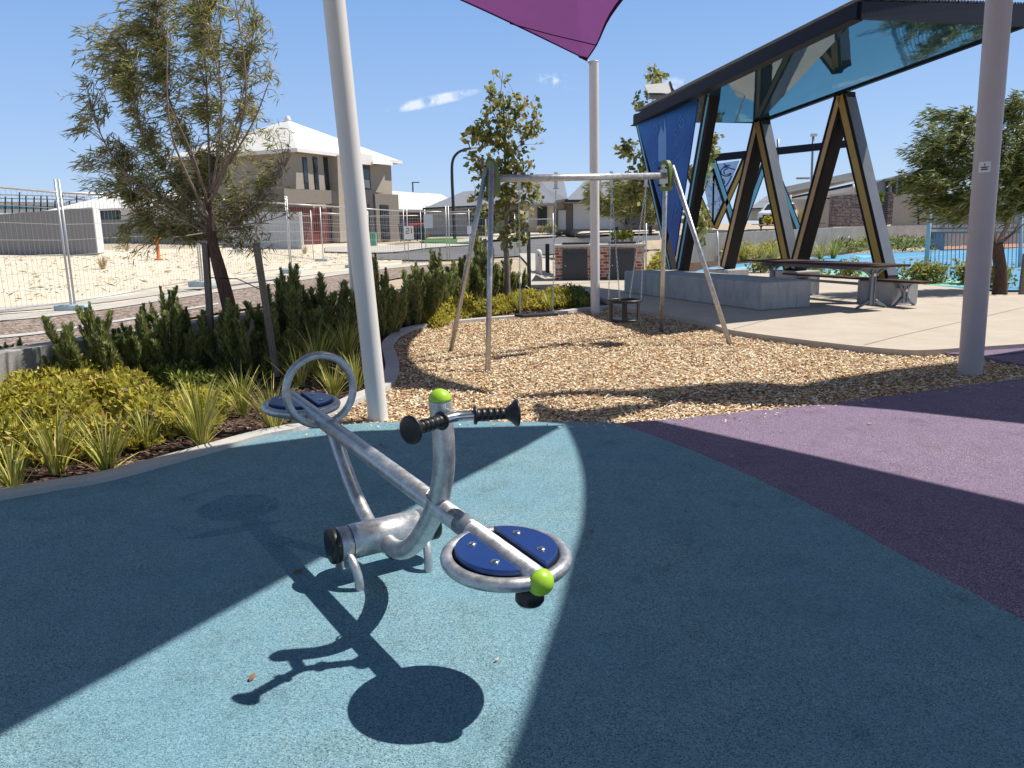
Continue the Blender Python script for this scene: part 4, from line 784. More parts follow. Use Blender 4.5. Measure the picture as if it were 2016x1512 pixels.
trk=[g-[0,0,.05],tp(462,660),tp(450,600),tp(432,530),tp(418,475),tp(415,430),tp(408,380)]
tree('willow_myrtle',TL,trk,[.095,.088,.078,.07,.055,.045,.03],[(s_ if s_>.62 else .75,t_,r_) for s_,t_,r_ in lm],el,1150,(.11,),'leaf_willow','bark',wind=(-.6,-.1,-.1),per=24,droop=.42,twl=.34,leafw=.12,spread=.018)
for i,(a,b_,lb) in enumerate((((421,735),(404,480),'weathered timber stake left of the willow-leaved tree'),((545,742),(504,478),'leaning timber stake right of the willow-leaved tree'))):
    p_=G(*a);q_=AT(b_[0],b_[1],p_[1]+.05);ax=norm(q_-p_);s_=norm(np.cross(ax,[0,1,0]));b=MB();b.obox((p_+q_)/2,s_,np.cross(ax,s_),ax,.062,.062,np.linalg.norm(q_-p_));o=b.build('tree_stake','stake',bevel=.005,origin=tuple(p_));tag(o,lb,'stake','stakes of the left tree')
tA,tB=AT(406,545,Yt),AT(520,570,Yt);tc_=tp(444,549,-.09)
b=MB();b.tube([AT(408,546,8.6),AT(444,548,Yt-.09),AT(468,549,Yt-.03),AT(515,571,8.45)],.006,5);o=b.build('tie_strap','plastic_black',origin=tuple(tA));tag(o,'thin black strap tying the willow-leaved tree to its stakes','strap')
# middle broad-leaved tree
g2=G(1000,600);Y2=g2[1]
def tp2(px,py,dy=0): return AT(px,py,Y2+dy)
el=[]
for px,py,rx,rz,w_ in ((955,300,38,60,1),(985,230,45,60,1),(1020,270,48,65,1),(1040,200,25,22,.7),(930,270,18,30,.8),(985,350,55,40,1),(1030,350,35,35,.8),(985,170,26,35,.5),(1000,425,42,55,1),(950,410,22,25,.7),(1045,385,25,18,.8),(1015,470,24,22,.8),(925,385,8,8,.6)):
    k_=Y2/F;el.append((tp2(px,py,RS.uniform(-.2,.2)),(rx*k_,.42,rz*k_),w_))
lm=[(.75,tp2(940,250,.1),.014),(.8,tp2(965,180,-.2),.015),(.85,tp2(990,140,.1),.015),(.85,tp2(1040,190,.2),.014),(.7,tp2(1060,260,-.1),.014),(.65,tp2(1060,380,.1),.012),(.6,tp2(935,395,-.1),.012),(.62,tp2(960,340,-.3),.012),(.9,tp2(1010,180,-.1),.012),(.55,tp2(1040,470,-.2),.01),(.5,tp2(985,470,.2),.01)]
BL='broad leaved'
tree('plane_tree','slender broad-leaved young tree with browning leaves behind the swing',[g2-[0,0,.05],tp2(998,520),tp2(995,460),tp2(1000,400),tp2(995,330),tp2(993,250),tp2(990,180)],[.062,.055,.05,.042,.03,.02,.01],lm,el,300,(.125,),'leaf_broad','bark_pale',wind=(-.1,0,-.1),per=7,droop=.35,twl=.3,leafw=.75,spread=.05)
woodpost(957,572,470,.09,'dark timber stake left of the slender broad-leaved tree',nm='tree_stake',cat='stake')
woodpost(1042,577,455,.09,'dark timber stake right of the slender broad-leaved tree',nm='tree_stake',cat='stake')
# tree behind the blue panel
Y3=24.
def tp3(px,py,dy=0): return AT(px,py,Y3+dy)
el=[]
for px,py,rx,rz,w_ in ((1290,160,22,30,1),(1262,205,14,12,.8),(1232,290,22,14,1),(1255,310,30,30,1),(1300,300,40,60,1),(1270,370,40,30,1),(1400,290,20,32,1.2),(1385,330,18,20,.9),(1230,395,35,25,.6),(1370,420,26,34,.8),(1382,460,18,18,.6)):
    el.append((tp3(px,py),(rx*Y3/F,.6,rz*Y3/F),w_))
bq_=np.array([AT(1312,500,Y3)[0],Y3,hz(AT(1312,500,Y3)[0],Y3)])
tree('plane_tree','broad-leaved tree rising behind the blue art panel of the shelter',[bq_,tp3(1310,400),tp3(1300,300),tp3(1292,180)],[.09,.07,.05,.02],[(.6,tp3(1235,290),.02),(.5,tp3(1395,290),.02),(.7,tp3(1262,205),.02),(.9,tp3(1290,135),.015),(.35,tp3(1370,400),.02),(.4,tp3(1240,390),.02),(.45,tp3(1380,440),.015)],el,300,(.17,),'leaf_broad','bark_pale',wind=(-.05,0,0),per=8,droop=.3,twl=.4,leafw=.7,spread=.06)
# wispy tree behind barbecue
Y4=31.
def tp4(px,py,dy=0): return AT(px,py,Y4+dy)
p_=tp4(1243,474);p_[2]=hz(p_[0],p_[1])
el=[(tp4(px,py),(rx*Y4/F,.9,rz*Y4/F),w_) for px,py,rx,rz,w_ in ((1200,375,45,28,1),(1250,380,42,35,1),(1175,395,20,14,1),(1290,400,30,34,1),(1220,410,45,15,.7),(1300,350,24,28,.6))]
tree('wispy_tree','wispy multi-stemmed tree blown leftwards behind the barbecue',[p_,tp4(1243,460),tp4(1240,440)],[.07,.06,.05],[(.5,tp4(1200,400),.03),(.6,tp4(1225,370),.03),(.9,tp4(1250,365),.04),(.9,tp4(1275,380),.03),(.8,tp4(1290,420),.025),(.7,tp4(1170,380),.02)],el,420,(.28,),'leaf_willow','bark_pale',wind=(-1.1,0,-.25),per=22,droop=.3,twl=.9,leafw=.13,spread=.05)
# right tree
g5=G(1968,578);Y5=g5[1]
def tp5(px,py,dy=0): return AT(px,py,Y5+dy)
el=[(tp5(px,py,RS.uniform(-.3,.3)),(rx*Y5/F,.9,rz*Y5/F),w_) for px,py,rx,rz,w_ in ((1900,240,75,28,1),(1870,220,30,16,.6),(1990,210,45,25,1),(1860,290,60,45,1.1),(1940,300,90,70,1.2),(2020,290,60,90,1.2),(1830,350,48,45,1.2),(1900,370,75,50,1.2),(1990,380,60,45,1.1),(1850,405,45,26,1),(1930,415,60,22,.8),(2060,350,60,70,1))]
lm=[(.9,tp5(1850,300),.035),(.95,tp5(1900,240),.035),(1.,tp5(1960,260),.04),(1.,tp5(2020,300),.04),(.9,tp5(1860,380),.03),(.95,tp5(2000,220),.03),(.9,tp5(1930,340,-.4),.03),(.9,tp5(2050,380),.03),(.9,tp5(1900,400,.4),.025)]
tree('wispy_tree','dense dark wispy tree blown leftwards behind the thick right post',[g5-[0,0,.05],tp5(1970,540),tp5(1966,505),tp5(1962,480)],[.15,.125,.115,.11],lm+[(1.,tp5(2012,430),.05),(1.,tp5(1950,430),.05),(1.,tp5(1985,440),.045)],el,800,(.17,),'leaf_dark','bark',wind=(-1.2,0,-.25),per=32,droop=.3,twl=.5,leafw=.15,spread=.035)
woodpost(2010,583,500,.08,'timber stake at the right edge beside the dense dark tree',nm='tree_stake',cat='stake')
# woolly bushes
def woolly(name,label,nf,H_,R_,seed):
    rs=np.random.RandomState(seed);t=thing(name,(0,0,-50),label,'shrub');V=[];Tq=[];core=MB()
    for i in range(nf):
        a=rs.rand()*math.tau;r_=R_*math.sqrt(rs.rand());h=H_*(.3+.7*rs.rand()*(1-.35*(r_/R_)));b0=np.array([r_*.45*math.cos(a),r_*.45*math.sin(a),0]);tip=np.array([r_*1.05*math.cos(a)+rs.randn()*.03,r_*1.05*math.sin(a)+rs.randn()*.03,h])
        md=(b0+tip)/2+np.array([math.cos(a),math.sin(a),0])*.06
        sub=[(b0,md,tip)]
        for _ in range(rs.randint(1,3)):
            s0=b0+(tip-b0)*(.35+.4*rs.rand());aa=a+rs.randn()*1.2;ln=.12+.2*rs.rand();sub.append((s0,s0+np.array([math.cos(aa)*.05,math.sin(aa)*.05,ln*.4]),s0+np.array([math.cos(aa)*.1,math.sin(aa)*.1,ln])))
        for (p0,p1,p2) in sub:
            Ls=np.linalg.norm(p2-p0);n_=int(Ls*900)+30;fr=.05+.018*rs.rand()
            tt=.05+.95*rs.rand(n_);Q=((1-tt)**2)[:,None]*p0+(2*tt*(1-tt))[:,None]*p1+(tt**2)[:,None]*p2;an=rs.rand(n_)*math.tau
            out=np.stack([np.cos(an),np.sin(an),np.zeros(n_)],1);D_=out*(.55+.3*rs.rand(n_))[:,None]+np.array([0,0,.75]);D_/=np.linalg.norm(D_,axis=1)[:,None]
            env=np.clip((1-tt)*6,.35,1)*np.clip(tt*5+.3,.3,1);tipv=Q+D_*(fr*1.25*env*(.7+.5*rs.rand(n_)))[:,None];sd_=np.cross(D_,out+rs.randn(n_,3)*.3);sd_/=np.linalg.norm(sd_,axis=1)[:,None]+1e-9
            b1=Q+out*.006-sd_*.009;b2=Q+out*.006+sd_*.009;V.append(np.stack([b1,b2,tipv],1).reshape(-1,3))
            core.tube([p0,p1*.5+(p0+p2)*.25,p2-[0,0,.02]],[.012,.016,.008],5)
    V=np.vstack(V);o=fastmesh('foliage',V,np.arange(len(V)).reshape(-1,3),'needle');o.parent=t;c=core.build('stems','bark',recalc=False);c.parent=t;return t
WV=[woolly('woolly_bush','x',nf_,1.0,rr_,s_) for s_,nf_,rr_ in ((1,17,.42),(2,12,.36),(3,22,.46))]
wl_=[(12,742,640,'upright woolly bush cut off by the left picture edge'),(130,752,650,'low woolly bush in front of the bare wall at left'),(205,752,562,'tall sunlit woolly bush with many finger-like shoots, second from the left'),(262,744,600,'sunlit woolly bush right beside the tallest left one'),(320,742,562,'woolly bush half in shade left of the first tree stake'),(375,735,590,'shaded woolly bush touching the left timber stake'),(492,735,560,'shaded woolly bush between the tree trunk and the leaning stake'),(575,715,545,'dark woolly bush right of the leaning timber stake'),(622,700,528,'tall dark woolly bush between leaning stake and white posts'),(662,690,540,'dark woolly bush directly left of the white posts'),(752,662,520,'woolly bush just right of the nearest white post'),(815,640,520,'pale olive woolly bush at the bend of the kerb'),(848,628,500,'olive woolly bush behind the bend of the kerb'),(880,615,505,'olive woolly bush left of the leaning swing leg'),(912,606,495,'woolly bush behind the leaning swing leg'),(940,598,500,'woolly bush between the two left swing legs'),(948,588,470,'tall dark woolly bush beside the dark stake'),(978,585,500,'woolly bush left of the slender tree trunk'),(1012,582,520,'small woolly bush right of the slender tree trunk')]
for i,(px,by,ty,lb) in enumerate(wl_):
    g=G(px,by);top=AT(px,ty,g[1]);h=top[2];o=WV[i%3] if i<3 else copy_thing(WV[i%3],(0,0,0));o.location=Vector((g[0],g[1],-.02));s_=h*(1.12 if i<5 else 1.3);o.scale=(max(s_*.95,.62),max(s_*.95,.62),s_);o.rotation_euler=(0,0,i*1.7);o['label']=lb;o['category']='shrub';o['group']='woolly bushes along the garden wall'
# leafy ground cover
def cover(name,label,poly,n,H_,mat,seed=0,L=.06,zb=0.):
    n=int(n*.95);P=samp(poly,n);A=np.array([p_[:2] for p_ in poly]);bump_=.5+.5*np.sin(P[:,0]*7+seed)*np.cos(P[:,1]*6.1+seed*2)+.35*np.sin(P[:,0]*17+P[:,1]*13);top=H_*(.62+.3*np.clip(bump_,0,1.2))
    # thin towards the edge of the patch
    d=np.full(n,9.)
    for i in range(len(A)):
        a_,b_=A[i],A[(i+1)%len(A)];ab=b_-a_;tt=np.clip(((P-a_)@ab)/(ab@ab+1e-9),0,1);d=np.minimum(d,np.linalg.norm(P-(a_+tt[:,None]*ab),axis=1))
    lo,hi=A.min(0),A.max(0);nc=max(12,int((hi-lo).prod()/.075*(L/.06)**-1.2));CC=lo+RS.rand(nc,2)*(hi-lo);cr=(.17+.13*RS.rand(nc))*(L/.06)**.8;ch=.65+.5*RS.rand(nc);dd=np.linalg.norm(P[:,None]-CC[None],axis=2)/cr[None];kk=dd.argmin(1);dm=dd[np.arange(n),kk];dome=np.sqrt(np.clip(1.15-dm**2,0,1))*ch[kk];keep=(dm<1.12)|(RS.rand(n)<.12);top*=np.clip(dome,.22,1.1)*1.12
    top*=np.clip(d/.18,.3,1);z=zb+top*(RS.rand(n)**.3);pos=np.column_stack([P,z]);D_=rnd(n,.7)+np.array([0,0,.35]);ln=L*(.55+.8*RS.rand(n));V=leafquads(pos,D_,rnd(n,.7)+SUN*.9,ln,ln*.36)
    V=V.reshape(n,4,3)[keep].reshape(-1,3);n=int(keep.sum());o=fastmesh(name,V,np.arange(n*4).reshape(n,4),mat);return tag(o,label,'ground cover',kind='stuff')
cv=lambda pts:[G(*p_) for p_ in smooth(pts,3,True)]
cover('leafy_ground_cover','bright yellow-green leafy ground cover along the left garden wall',cv([(-60,880),(-20,790),(90,765),(180,752),(260,745),(310,765),(330,800),(360,835),(300,880),(180,905),(60,915),(-40,920)]),30000,.27,'leaf_yellow',1,.068)
cover('leafy_ground_cover','leafy ground cover beneath the willow-leaved tree, its shade put into the leaf colour',cv([(285,745),(420,750),(560,740),(690,690),(700,660),(640,655),(560,700),(450,775),(350,790),(300,780)]),15000,.24,'leaf_cover',2,.06)  # same plant as the yellow cover; darker leaves carry the tree shade
cover('leafy_ground_cover','small sunny yellow leafy patch in front of the tree stakes',cv([(330,800),(400,790),(450,795),(440,825),(400,850),(330,860),(300,830)]),6500,.24,'leaf_yellow',3,.06)
cover('leafy_ground_cover','sunny yellow-green leafy ground cover behind the swing frame',cv([(845,640),(880,620),(930,612),(1000,604),(1090,592),(1130,596),(1120,606),(1040,612),(960,624),(900,634),(860,648)]),16000,.34,'leaf_yellow',4,.075)
cover('leafy_ground_cover','darker leafy ground cover at the far corner near the middle post',cv([(1060,600),(1100,582),(1150,580),(1165,596),(1150,606),(1110,608)]),5000,.26,'leaf_cover',5,.07)
cover('leafy_ground_cover','yellow-green shrubs along the foot of the terrace wall behind the zigzag columns',cv([(1335,512),(1345,497),(1400,493),(1500,496),(1560,500),(1540,512),(1450,515),(1390,512)]),9000,.75,'leaf_yellow',6,.16)
cover('leafy_ground_cover','dark low plants against the terrace wall right of the zigzag columns',cv([(1640,503),(1700,499),(1830,496),(1830,490),(1700,493),(1640,497)]),2600,.7,'leaf_dark',7,.2)
cover('leafy_ground_cover','yellow-green leafy clump between barbecue and blue panel',cv([(1275,545),(1280,530),(1310,525),(1330,535),(1310,548)]),2600,.6,'leaf_yellow',8,.12)
for k,(x0,x1,yb) in enumerate(((1470,1530,541),(1560,1625,544),(1640,1700,551),(1770,1870,558),(1885,1925,560),(1930,1990,566))):
    lbs=['small shrub of the court edging left of the picnic table top','small shrub of the court edging behind the table top','small shrub of the court edging behind the far bench end','reddish-green low hedge right of the last zigzag column','low shrub of the court edging just left of the thick right post','low shrub at the foot of the dense dark tree']
    cx=(x0+x1)/2;c_=G(cx,yb);rx=abs(G(x1,yb)[0]-G(x0,yb)[0])/2;P=RS.randn(700 if x1-x0<80 else 1500,3)*np.array([rx*.5,.2,.13])+np.array([c_[0],c_[1],.27]);P[:,2]=np.abs(P[:,2]);P=P[P[:,2]<.62];n_=len(P);t=thing('low_shrub',(c_[0],c_[1],0),lbs[k],'shrub','low shrubs edging the blue court');ln=.09*(.5+RS.rand(n_))
    fastmesh('foliage',leafquads(P,rnd(n_)+[0,0,.3],rnd(n_)+SUN*.6,ln,ln*.6),np.arange(n_*4).reshape(n_,4),'leaf_broad',t);b=MB()
    for j in range(6): b.tube([c_,c_+[RS.uniform(-rx,rx)*.6,RS.uniform(-.1,.1),.35]],[.012,.004],4)
    b.build('stems','bark',t)
# strappy tufts
def tuft(nb,L,seed,sp=.9,w_=.011):
    rs=np.random.RandomState(seed);V=[];Fs=[];o=0
    for i in range(nb):
        a=rs.rand()*math.tau;th=abs(rs.randn())*.38*sp+.06;ln=L*(.55+.55*rs.rand());bd_=.25+.9*rs.rand();p=np.array([math.cos(a),math.sin(a),0])*rs.rand()*.045;w0=w_*(.7+.6*rs.rand());side=np.array([-math.sin(a),math.cos(a),0]);n_=6
        side=norm(side+rs.randn(3)*.25)
        for k in range(n_+1):
            t_=k/n_;ang=th+bd_*t_**1.6;w1=w0*(1-t_**2*.92)*(.75+.25*min(1,t_*4));V+=[p-side*w1/2,p+side*w1/2]
            p=p+np.array([math.cos(a)*math.sin(ang),math.sin(a)*math.sin(ang),math.cos(ang)])*ln/n_
        for k in range(n_): Fs.append((o+2*k,o+2*k+1,o+2*k+3,o+2*k+2))
        o+=2*(n_+1)
    return V,Fs
TV=[]
for sd,nb,L in ((1,95,.46),(2,80,.44),(3,130,.5)):
    V,Fs=tuft(nb,L,sd);TV.append(fastmesh('strappy_tuft',V,Fs,'blade'))
tf=[(28,968,1,.8,'strappy grass tuft cut by the left picture edge beside the kerb'),(112,930,0,1.05,'large shaded grass tuft near the kerb, second from the left'),(212,928,1,1.0,'shaded reddish-tipped grass tuft, third from the left by the kerb'),(290,882,1,.68,'small pale grass tuft in the sunny mulch left of the biggest tuft'),(398,880,2,.92,'biggest sunlit grass tuft leaning over the pale mulch by the kerb'),(478,815,1,.85,'tall sunlit grass tuft left of the seesaw ring'),(540,848,2,.78,'bright yellow grass tuft under the far seesaw seat'),(590,760,0,.8,'shaded grass tuft seen through the top of the ring handle'),(628,742,2,.95,'wide dull grass tuft behind the ring handle'),(655,782,0,.68,'yellow grass tuft seen inside the ring handle'),(683,718,2,.95,'dull grass tuft left of the nearest white post'),(700,765,1,.8,'grass tuft at the left foot of the nearest white post'),(655,700,0,.8,'dim grass tuft in front of the rusty box'),(838,640,1,.6,'thin grass tuft at the inner bend of the kerb'),(955,618,0,.7,'yellow grass tuft behind the right-hand left swing leg'),(1022,614,2,.72,'yellow grass tuft left of the flat swing chain'),(1082,612,2,.72,'yellow grass tuft under the right flat swing chain'),(1148,606,0,.5,'small shaded grass tuft left of the middle post')]
for i,(px,py,v_,s_,lb) in enumerate(tf):
    src=TV[v_];g=G(px,py)
    if not src.get('label'): o=src
    else: o=src.copy();COL.objects.link(o)
    o.location=Vector((g[0],g[1],-.005));o.rotation_euler=(0,0,i*2.3);s_*=1.08 if i<3 else 1.25;o.scale=(s_,s_,s_);tag(o,lb,'grass tuft','strappy grass tufts in the garden bed')
for i,(px,py) in enumerate(((1462,515),(1490,516),(1520,516),(1548,515),(1585,512),(1615,511),(1640,509))):
    o=TV[2].copy();COL.objects.link(o);g=G(px,py);o.location=Vector((g[0],g[1],0));o.scale=(1.9,1.9,1.7);o.rotation_euler=(0,0,i);tag(o,['leftmost yellow grass clump of the row behind the zigzag columns','second yellow grass clump from the left behind the zigzag columns','third yellow grass clump from the left behind the zigzag columns','yellow grass clump in the middle of the row behind the columns','yellow grass clump just right of the middle of the row behind the columns','second yellow grass clump from the right behind the zigzag columns','rightmost yellow grass clump of the row behind the zigzag columns'][i],'grass tuft','yellow grass clumps in front of the terrace wall')
for i,(px,py,s_,lb) in enumerate(((203,530,1.5,'dry straw tuft alone on the sand behind the wire fence'),(250,495,1.3,'dry weed against the grey sheet fence by its white post'),(600,500,1.3,'dry straw weed near the leaning fence panel in the sand'),(1575,432,2.6,'dry straw grass beside the far beige fence'),(1870,428,2.6,'dry straw grass right of the brown brick wall'))):
    o=TV[1].copy();COL.objects.link(o);o.data=TV[1].data.copy();o.data.materials.clear();o.data.materials.append(M['dry_grass']);g=GT(px,py);
    if px>1400: g=AT(px,py,50);
    o.location=Vector(tuple(g));o.scale=(s_,s_,s_*.9);tag(o,lb,'dry grass')
# scattered twigs & weeds on sand
poly=[GT(*p_) for p_ in ((0,600),(380,565),(600,535),(780,515),(780,492),(400,495),(0,506))];Pw=samp(poly,1500);n_=len(Pw);z=np.array([hz(a,b_) for a,b_ in Pw])+.03;a=RS.rand(n_)*math.tau
D_=np.stack([np.cos(a),np.sin(a),.5*RS.rand(n_)],1);ln=.05+.14*RS.rand(n_)**2;V=leafquads(np.column_stack([Pw,z]),D_,rnd(n_),ln*1.6,.015+ln*.12);tag(fastmesh('sand_weeds',V,np.arange(n_*4).reshape(n_,4),'leaf_willow'),'sparse small weeds and twigs scattered over the pale sand','weeds',kind='stuff')
# ---------------------------------------------------------------- temporary wire fence
def fence_panel(A,B,za,zb,h,label,group='temporary wire fence panels',sp=.11,blk=True,up=.22):
    A=np.array(A,float);B=np.array(B,float);A[2]=za;B[2]=zb;t=thing('wire_fence_panel',tuple(A),label,'fence panel',group);d=B-A;L_=np.linalg.norm(d[:2]);hd=norm([d[0],d[1],0]);A2=A+hd*.05;B2=B-hd*.05;b=MB()
    for p_ in(A2,B2): b.tube([p_+[0,0,.02],p_+[0,0,h+up]],.02,8)
    b.tube([A2+[0,0,h],B2+[0,0,h]],.02,8);b.tube([A2+[0,0,.17],B2+[0,0,.17]],.014,6);b.build('frame','fence_metal',t)
    w=MB();n_=int(L_/sp)
    for i in range(1,n_):
        p_=A2+(B2-A2)*i/n_;w.tube([p_+[0,0,.17],p_+[0,0,h]],.0028,3,caps=False)
    for k in range(1,7):
        z_=.17+(h-.17)*k/7;w.tube([A2+[0,0,z_],B2+[0,0,z_]],.0038,3,caps=False)
    w.build('wire_mesh','fence_metal',t,recalc=False)
    if blk:
        b=MB();b.obox(A+[0,0,.06],hd,np.cross(hd,[0,0,1]),(0,0,1),.24,.6,.13);b.build('foot_block','block_blue',t,bevel=.03)
    return t
def fp_(px,rail,Y): q_=AT(px,rail,Y);return q_
FJ=[(-205,350,10.6),(115,379,13.7),(381,389,18.4),(563,401,23.5),(690,409,27),(795,416,30)]
pts=[fp_(*j) for j in FJ]
lbl=['wire fence panel at the left picture edge','wire fence panel between the first two pole pairs, in front of the grey fence','wire fence panel behind the willow-leaved tree crown','wire fence panel in front of the red roller door','wire fence panel partly hidden by the white posts and right of them']
for i in range(5):
    A,B=pts[i],pts[i+1];za=hz(A[0],A[1]);zb=hz(B[0],B[1]);fence_panel(A,B,A[2]-2.05,B[2]-2.05,2.05,lbl[i],sp=.12)
FK=[(798,416,30),(880,417,30.2),(958,416,30.3)]
pts=[fp_(*j) for j in FK]
fence_panel(pts[0],pts[1],pts[0][2]-2.05,pts[1][2]-2.05,2.05,'wire fence panel in front of the lawn, carrying a small white number sign');fence_panel(pts[1],pts[2],pts[1][2]-2.05,pts[2][2]-2.05,2.05,'wire fence panel in front of the black street lamp')
FL=[((722,425,36),(830,424.5,36),'second-row wire fence panel before the two-storey house'),((834,422,37),(925,421,37),'second-row wire fence panel before the lawn with a white notice'),((1012,432,33),(1090,431,30),'wire fence panel right of the slender tree with a notice on it')]
for a,b_,lb in FL:
    A,B=AT(*a),AT(*b_);fence_panel(A,B,A[2]-2.05,B[2]-2.05,2.05,lb,sp=.12)
A,B=AT(595,424,33),AT(614,425.5,31);C_,D2=AT(628,420,31),AT(722,424,33)
fence_panel(AT(455,418,38),AT(613,425,32),AT(455,418,38)[2]-1.9,AT(613,425,32)[2]-1.9,1.9,'wire fence panel standing in the sand behind the first row');fence_panel(AT(629,419,31),AT(715,424,34),AT(629,419,31)[2]-1.9,AT(715,424,34)[2]-1.9,1.9,'second wire fence panel in the sand before the dark garage')
for px,py,Y_,w_,h_,lb in ((843,436,36.9,.42,.62,'blank white notice hanging on the second-row fence'),(805,458,29.9,.36,.5,'white number sign wired to the fence near the bins'),(1033,427,30.5,.3,.42,'small white notice beside the slender tree'),(924,453,30.1,.16,.3,'tiny white plate on the fence behind the swing leg')):
    c=AT(px,py,Y_);b=MB();b.obox(c,(1,0,0),(0,1,0),(0,0,1),w_,.02,h_);o=b.build('notice_sign','white_paint',origin=tuple(c));tag(o,lb,'sign')
    if px==805:
        b=MB();cc=c-[0,.013,0]
        for s_ in (((-.1,.09),(0,.09),(0,0),(-.1,0),(-.1,-.09),(0,-.09)),((.1,.1),(.1,-.09))): b.tube([cc+[x_,0,z_+.06] for x_,z_ in s_],.014,4)
        dg=b.build('sign_digits','pole_black');dg.parent=o;dg.data.transform(Matrix.Translation(-Vector(tuple(c))))
for px,py,lb in ((1065,524,'pale blue fence foot block on the path left of the bollard'),(1035,532,'pale blue fence foot block near the slender tree')):
    g=G(px,py,.1);b=MB();b.obox(g,(1,.3,0),(-.3,1,0),(0,0,1),.55,.28,.15);tag(b.build('fence_block','block_blue',bevel=.04,origin=tuple(g)),lb,'fence block')
# ---------------------------------------------------------------- buildings
def quad(name,pts,mat,par,th=.1,n=None):
    P=[AT(*p_) for p_ in pts];n_=np.cross(P[1]-P[0],P[-1]-P[0]) if n is None else np.array(n,float);n_=norm(n_)
    if np.dot(n_,P[0]-CAM)<0:n_=-n_
    b=MB();b.slab(P,n_,0,th);return b.build(name,mat,par)
def R(x0,y0,x1,y1,Y): return [(x0,y0,Y),(x1,y0,Y),(x1,y1,Y),(x0,y1,Y)]
def window(x0,y0,x1,y1,Y,par,sk=0.,bars=1,name='window',mat='window_glass'):
    f=quad(name,[(x0,y0,Y),(x1,y0,Y),(x1+sk,y1,Y),(x0+sk,y1,Y)],'frame_dark',par,-.06);dx=(x1-x0)*.14;dy=(y1-y0)*.05
    quad('pane',[(x0+dx,y0+dy,Y-.0),(x1-dx,y0+dy,Y-.0),(x1-dx+sk,y1-dy,Y-.0),(x0+dx+sk,y1-dy,Y-.0)],mat,f,-.065);return f
# two storey house: local frame
Cn=AT(583,300,45);Cn[2]=0;dR=norm([3.8,8,0]);dL=norm([-8,3.8,0])
def pR(px,py,off=0.):
    r_=ray(px,py);n_=np.array([dR[1],-dR[0],0]);c=Cn+n_*off;t=((c-CAM)@n_)/(r_@n_);return CAM+r_*t
def wq(name,pix,mat,par,off=0.,th=.12):
    P=[pR(x_,y_,off) for x_,y_ in pix];b=MB();b.slab(P,np.array([dR[1],-dR[0],0]),-th,0);return b.build(name,mat,par)
hs=thing('house',(Cn[0],Cn[1],.8),'two-storey beige house with white hipped roof behind the willow-leaved tree','house')
zE=6.0;gz=.6;Lr=9.4;Ll=9.5
b=MB();b.slab([Cn+[0,0,gz],Cn+dR*Lr+[0,0,gz],Cn+dR*Lr+dL*Ll+[0,0,gz],Cn+dL*Ll+[0,0,gz]],(0,0,1),0,zE-gz);b.build('wall','render_beige',hs)
ov=.5;e=[Cn-dR*ov-dL*ov,Cn+dR*(Lr+ov)-dL*ov,Cn+dR*(Lr+ov)+dL*(Ll+ov),Cn-dR*ov+dL*(Ll+ov)];e=[p_+[0,0,zE] for p_ in e]
r1=Cn+dR*4.4+dL*4.2+[0,0,zE+2.35];r2=Cn+dR*5.1+dL*5.+[0,0,zE+2.35]
b=MB();b.add(e+[r1,r2],[(0,1,4),(1,2,5,4),(2,3,5),(3,0,4,5),(0,3,2,1)]);rf=b.build('roof','roof_white',hs)
b=MB()
for i in range(4): b.obox((e[i]+e[(i+1)%4])/2-[0,0,.08],norm(e[(i+1)%4]-e[i]),norm(np.cross(e[(i+1)%4]-e[i],[0,0,1])),(0,0,1),np.linalg.norm(e[(i+1)%4]-e[i])+.1,.12,.2)
b.build('gutter','post_white',rf)
b=MB();b._lathe(r1-[0,0,.1],(0,0,1),[(0,.2),(.2,.2),(.24,.15),(.32,.14),(.36,.04)],12);b.build('roof_vent','roof_white',rf)
wq('upper_wall',[(583,302),(610,302),(610,372),(583,372)],'render_beige',hs,.02)
for x0,x1 in ((595,604),(616,624.5),(637,645)):
    f=wq('window',[(x0,309),(x1,310),(x1+5,375),(x0+6,374)],'frame_dark',hs,.05,.1);wq('pane',[(x0+2,313),(x1-1,314),(x1+3,360),(x0+5,359)],'window_glass',f,.07,.05)
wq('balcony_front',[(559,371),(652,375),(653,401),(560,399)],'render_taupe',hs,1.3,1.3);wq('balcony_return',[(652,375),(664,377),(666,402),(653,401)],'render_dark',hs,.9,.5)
wq('pier',[(664,305),(680,306),(690,475),(670,477)],'render_beige',hs,.6,.6)
gd=wq('garage_door',[(565,407),(649,411),(651,480),(575,484)],'roller_red',hs,.04,.1);wq('entry_shade_slab',[(650,411),(669,412),(671,478),(652,480)],'frame_dark',hs,.05,.1)  # dark slab beside the garage door stands in for shade inside the opening
wq('parapet_block',[(700,300),(734,305),(735,325),(702,322)],'post_white',hs,1.0,1.0);wq('wing_wall',[(700,322),(757,326),(758,380),(702,376)],'render_beige',hs,.5,1.)
f=wq('window',[(712,323),(728,325),(731,374),(715,372)],'frame_dark',hs,.55,.1);wq('pane',[(714,333),(726,334),(729,372),(717,370)],'window_glass',f,.58,.05);wq('glass_sill',[(715,354),(727,355),(729,371),(717,370)],'render_pale',f,.6,.02)
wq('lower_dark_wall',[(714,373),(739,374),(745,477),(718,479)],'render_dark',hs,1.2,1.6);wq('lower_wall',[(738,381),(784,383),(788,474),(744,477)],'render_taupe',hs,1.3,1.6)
f=wq('window',[(749,403),(765,404),(769,472),(753,473)],'frame_dark',hs,1.36,.1);wq('pane',[(751,412),(763,413),(767,470),(755,471)],'window_glass',f,1.38,.03);f=wq('door',[(720,402),(728,402),(731,474),(723,475)],'frame_dark',hs,1.27,.1)
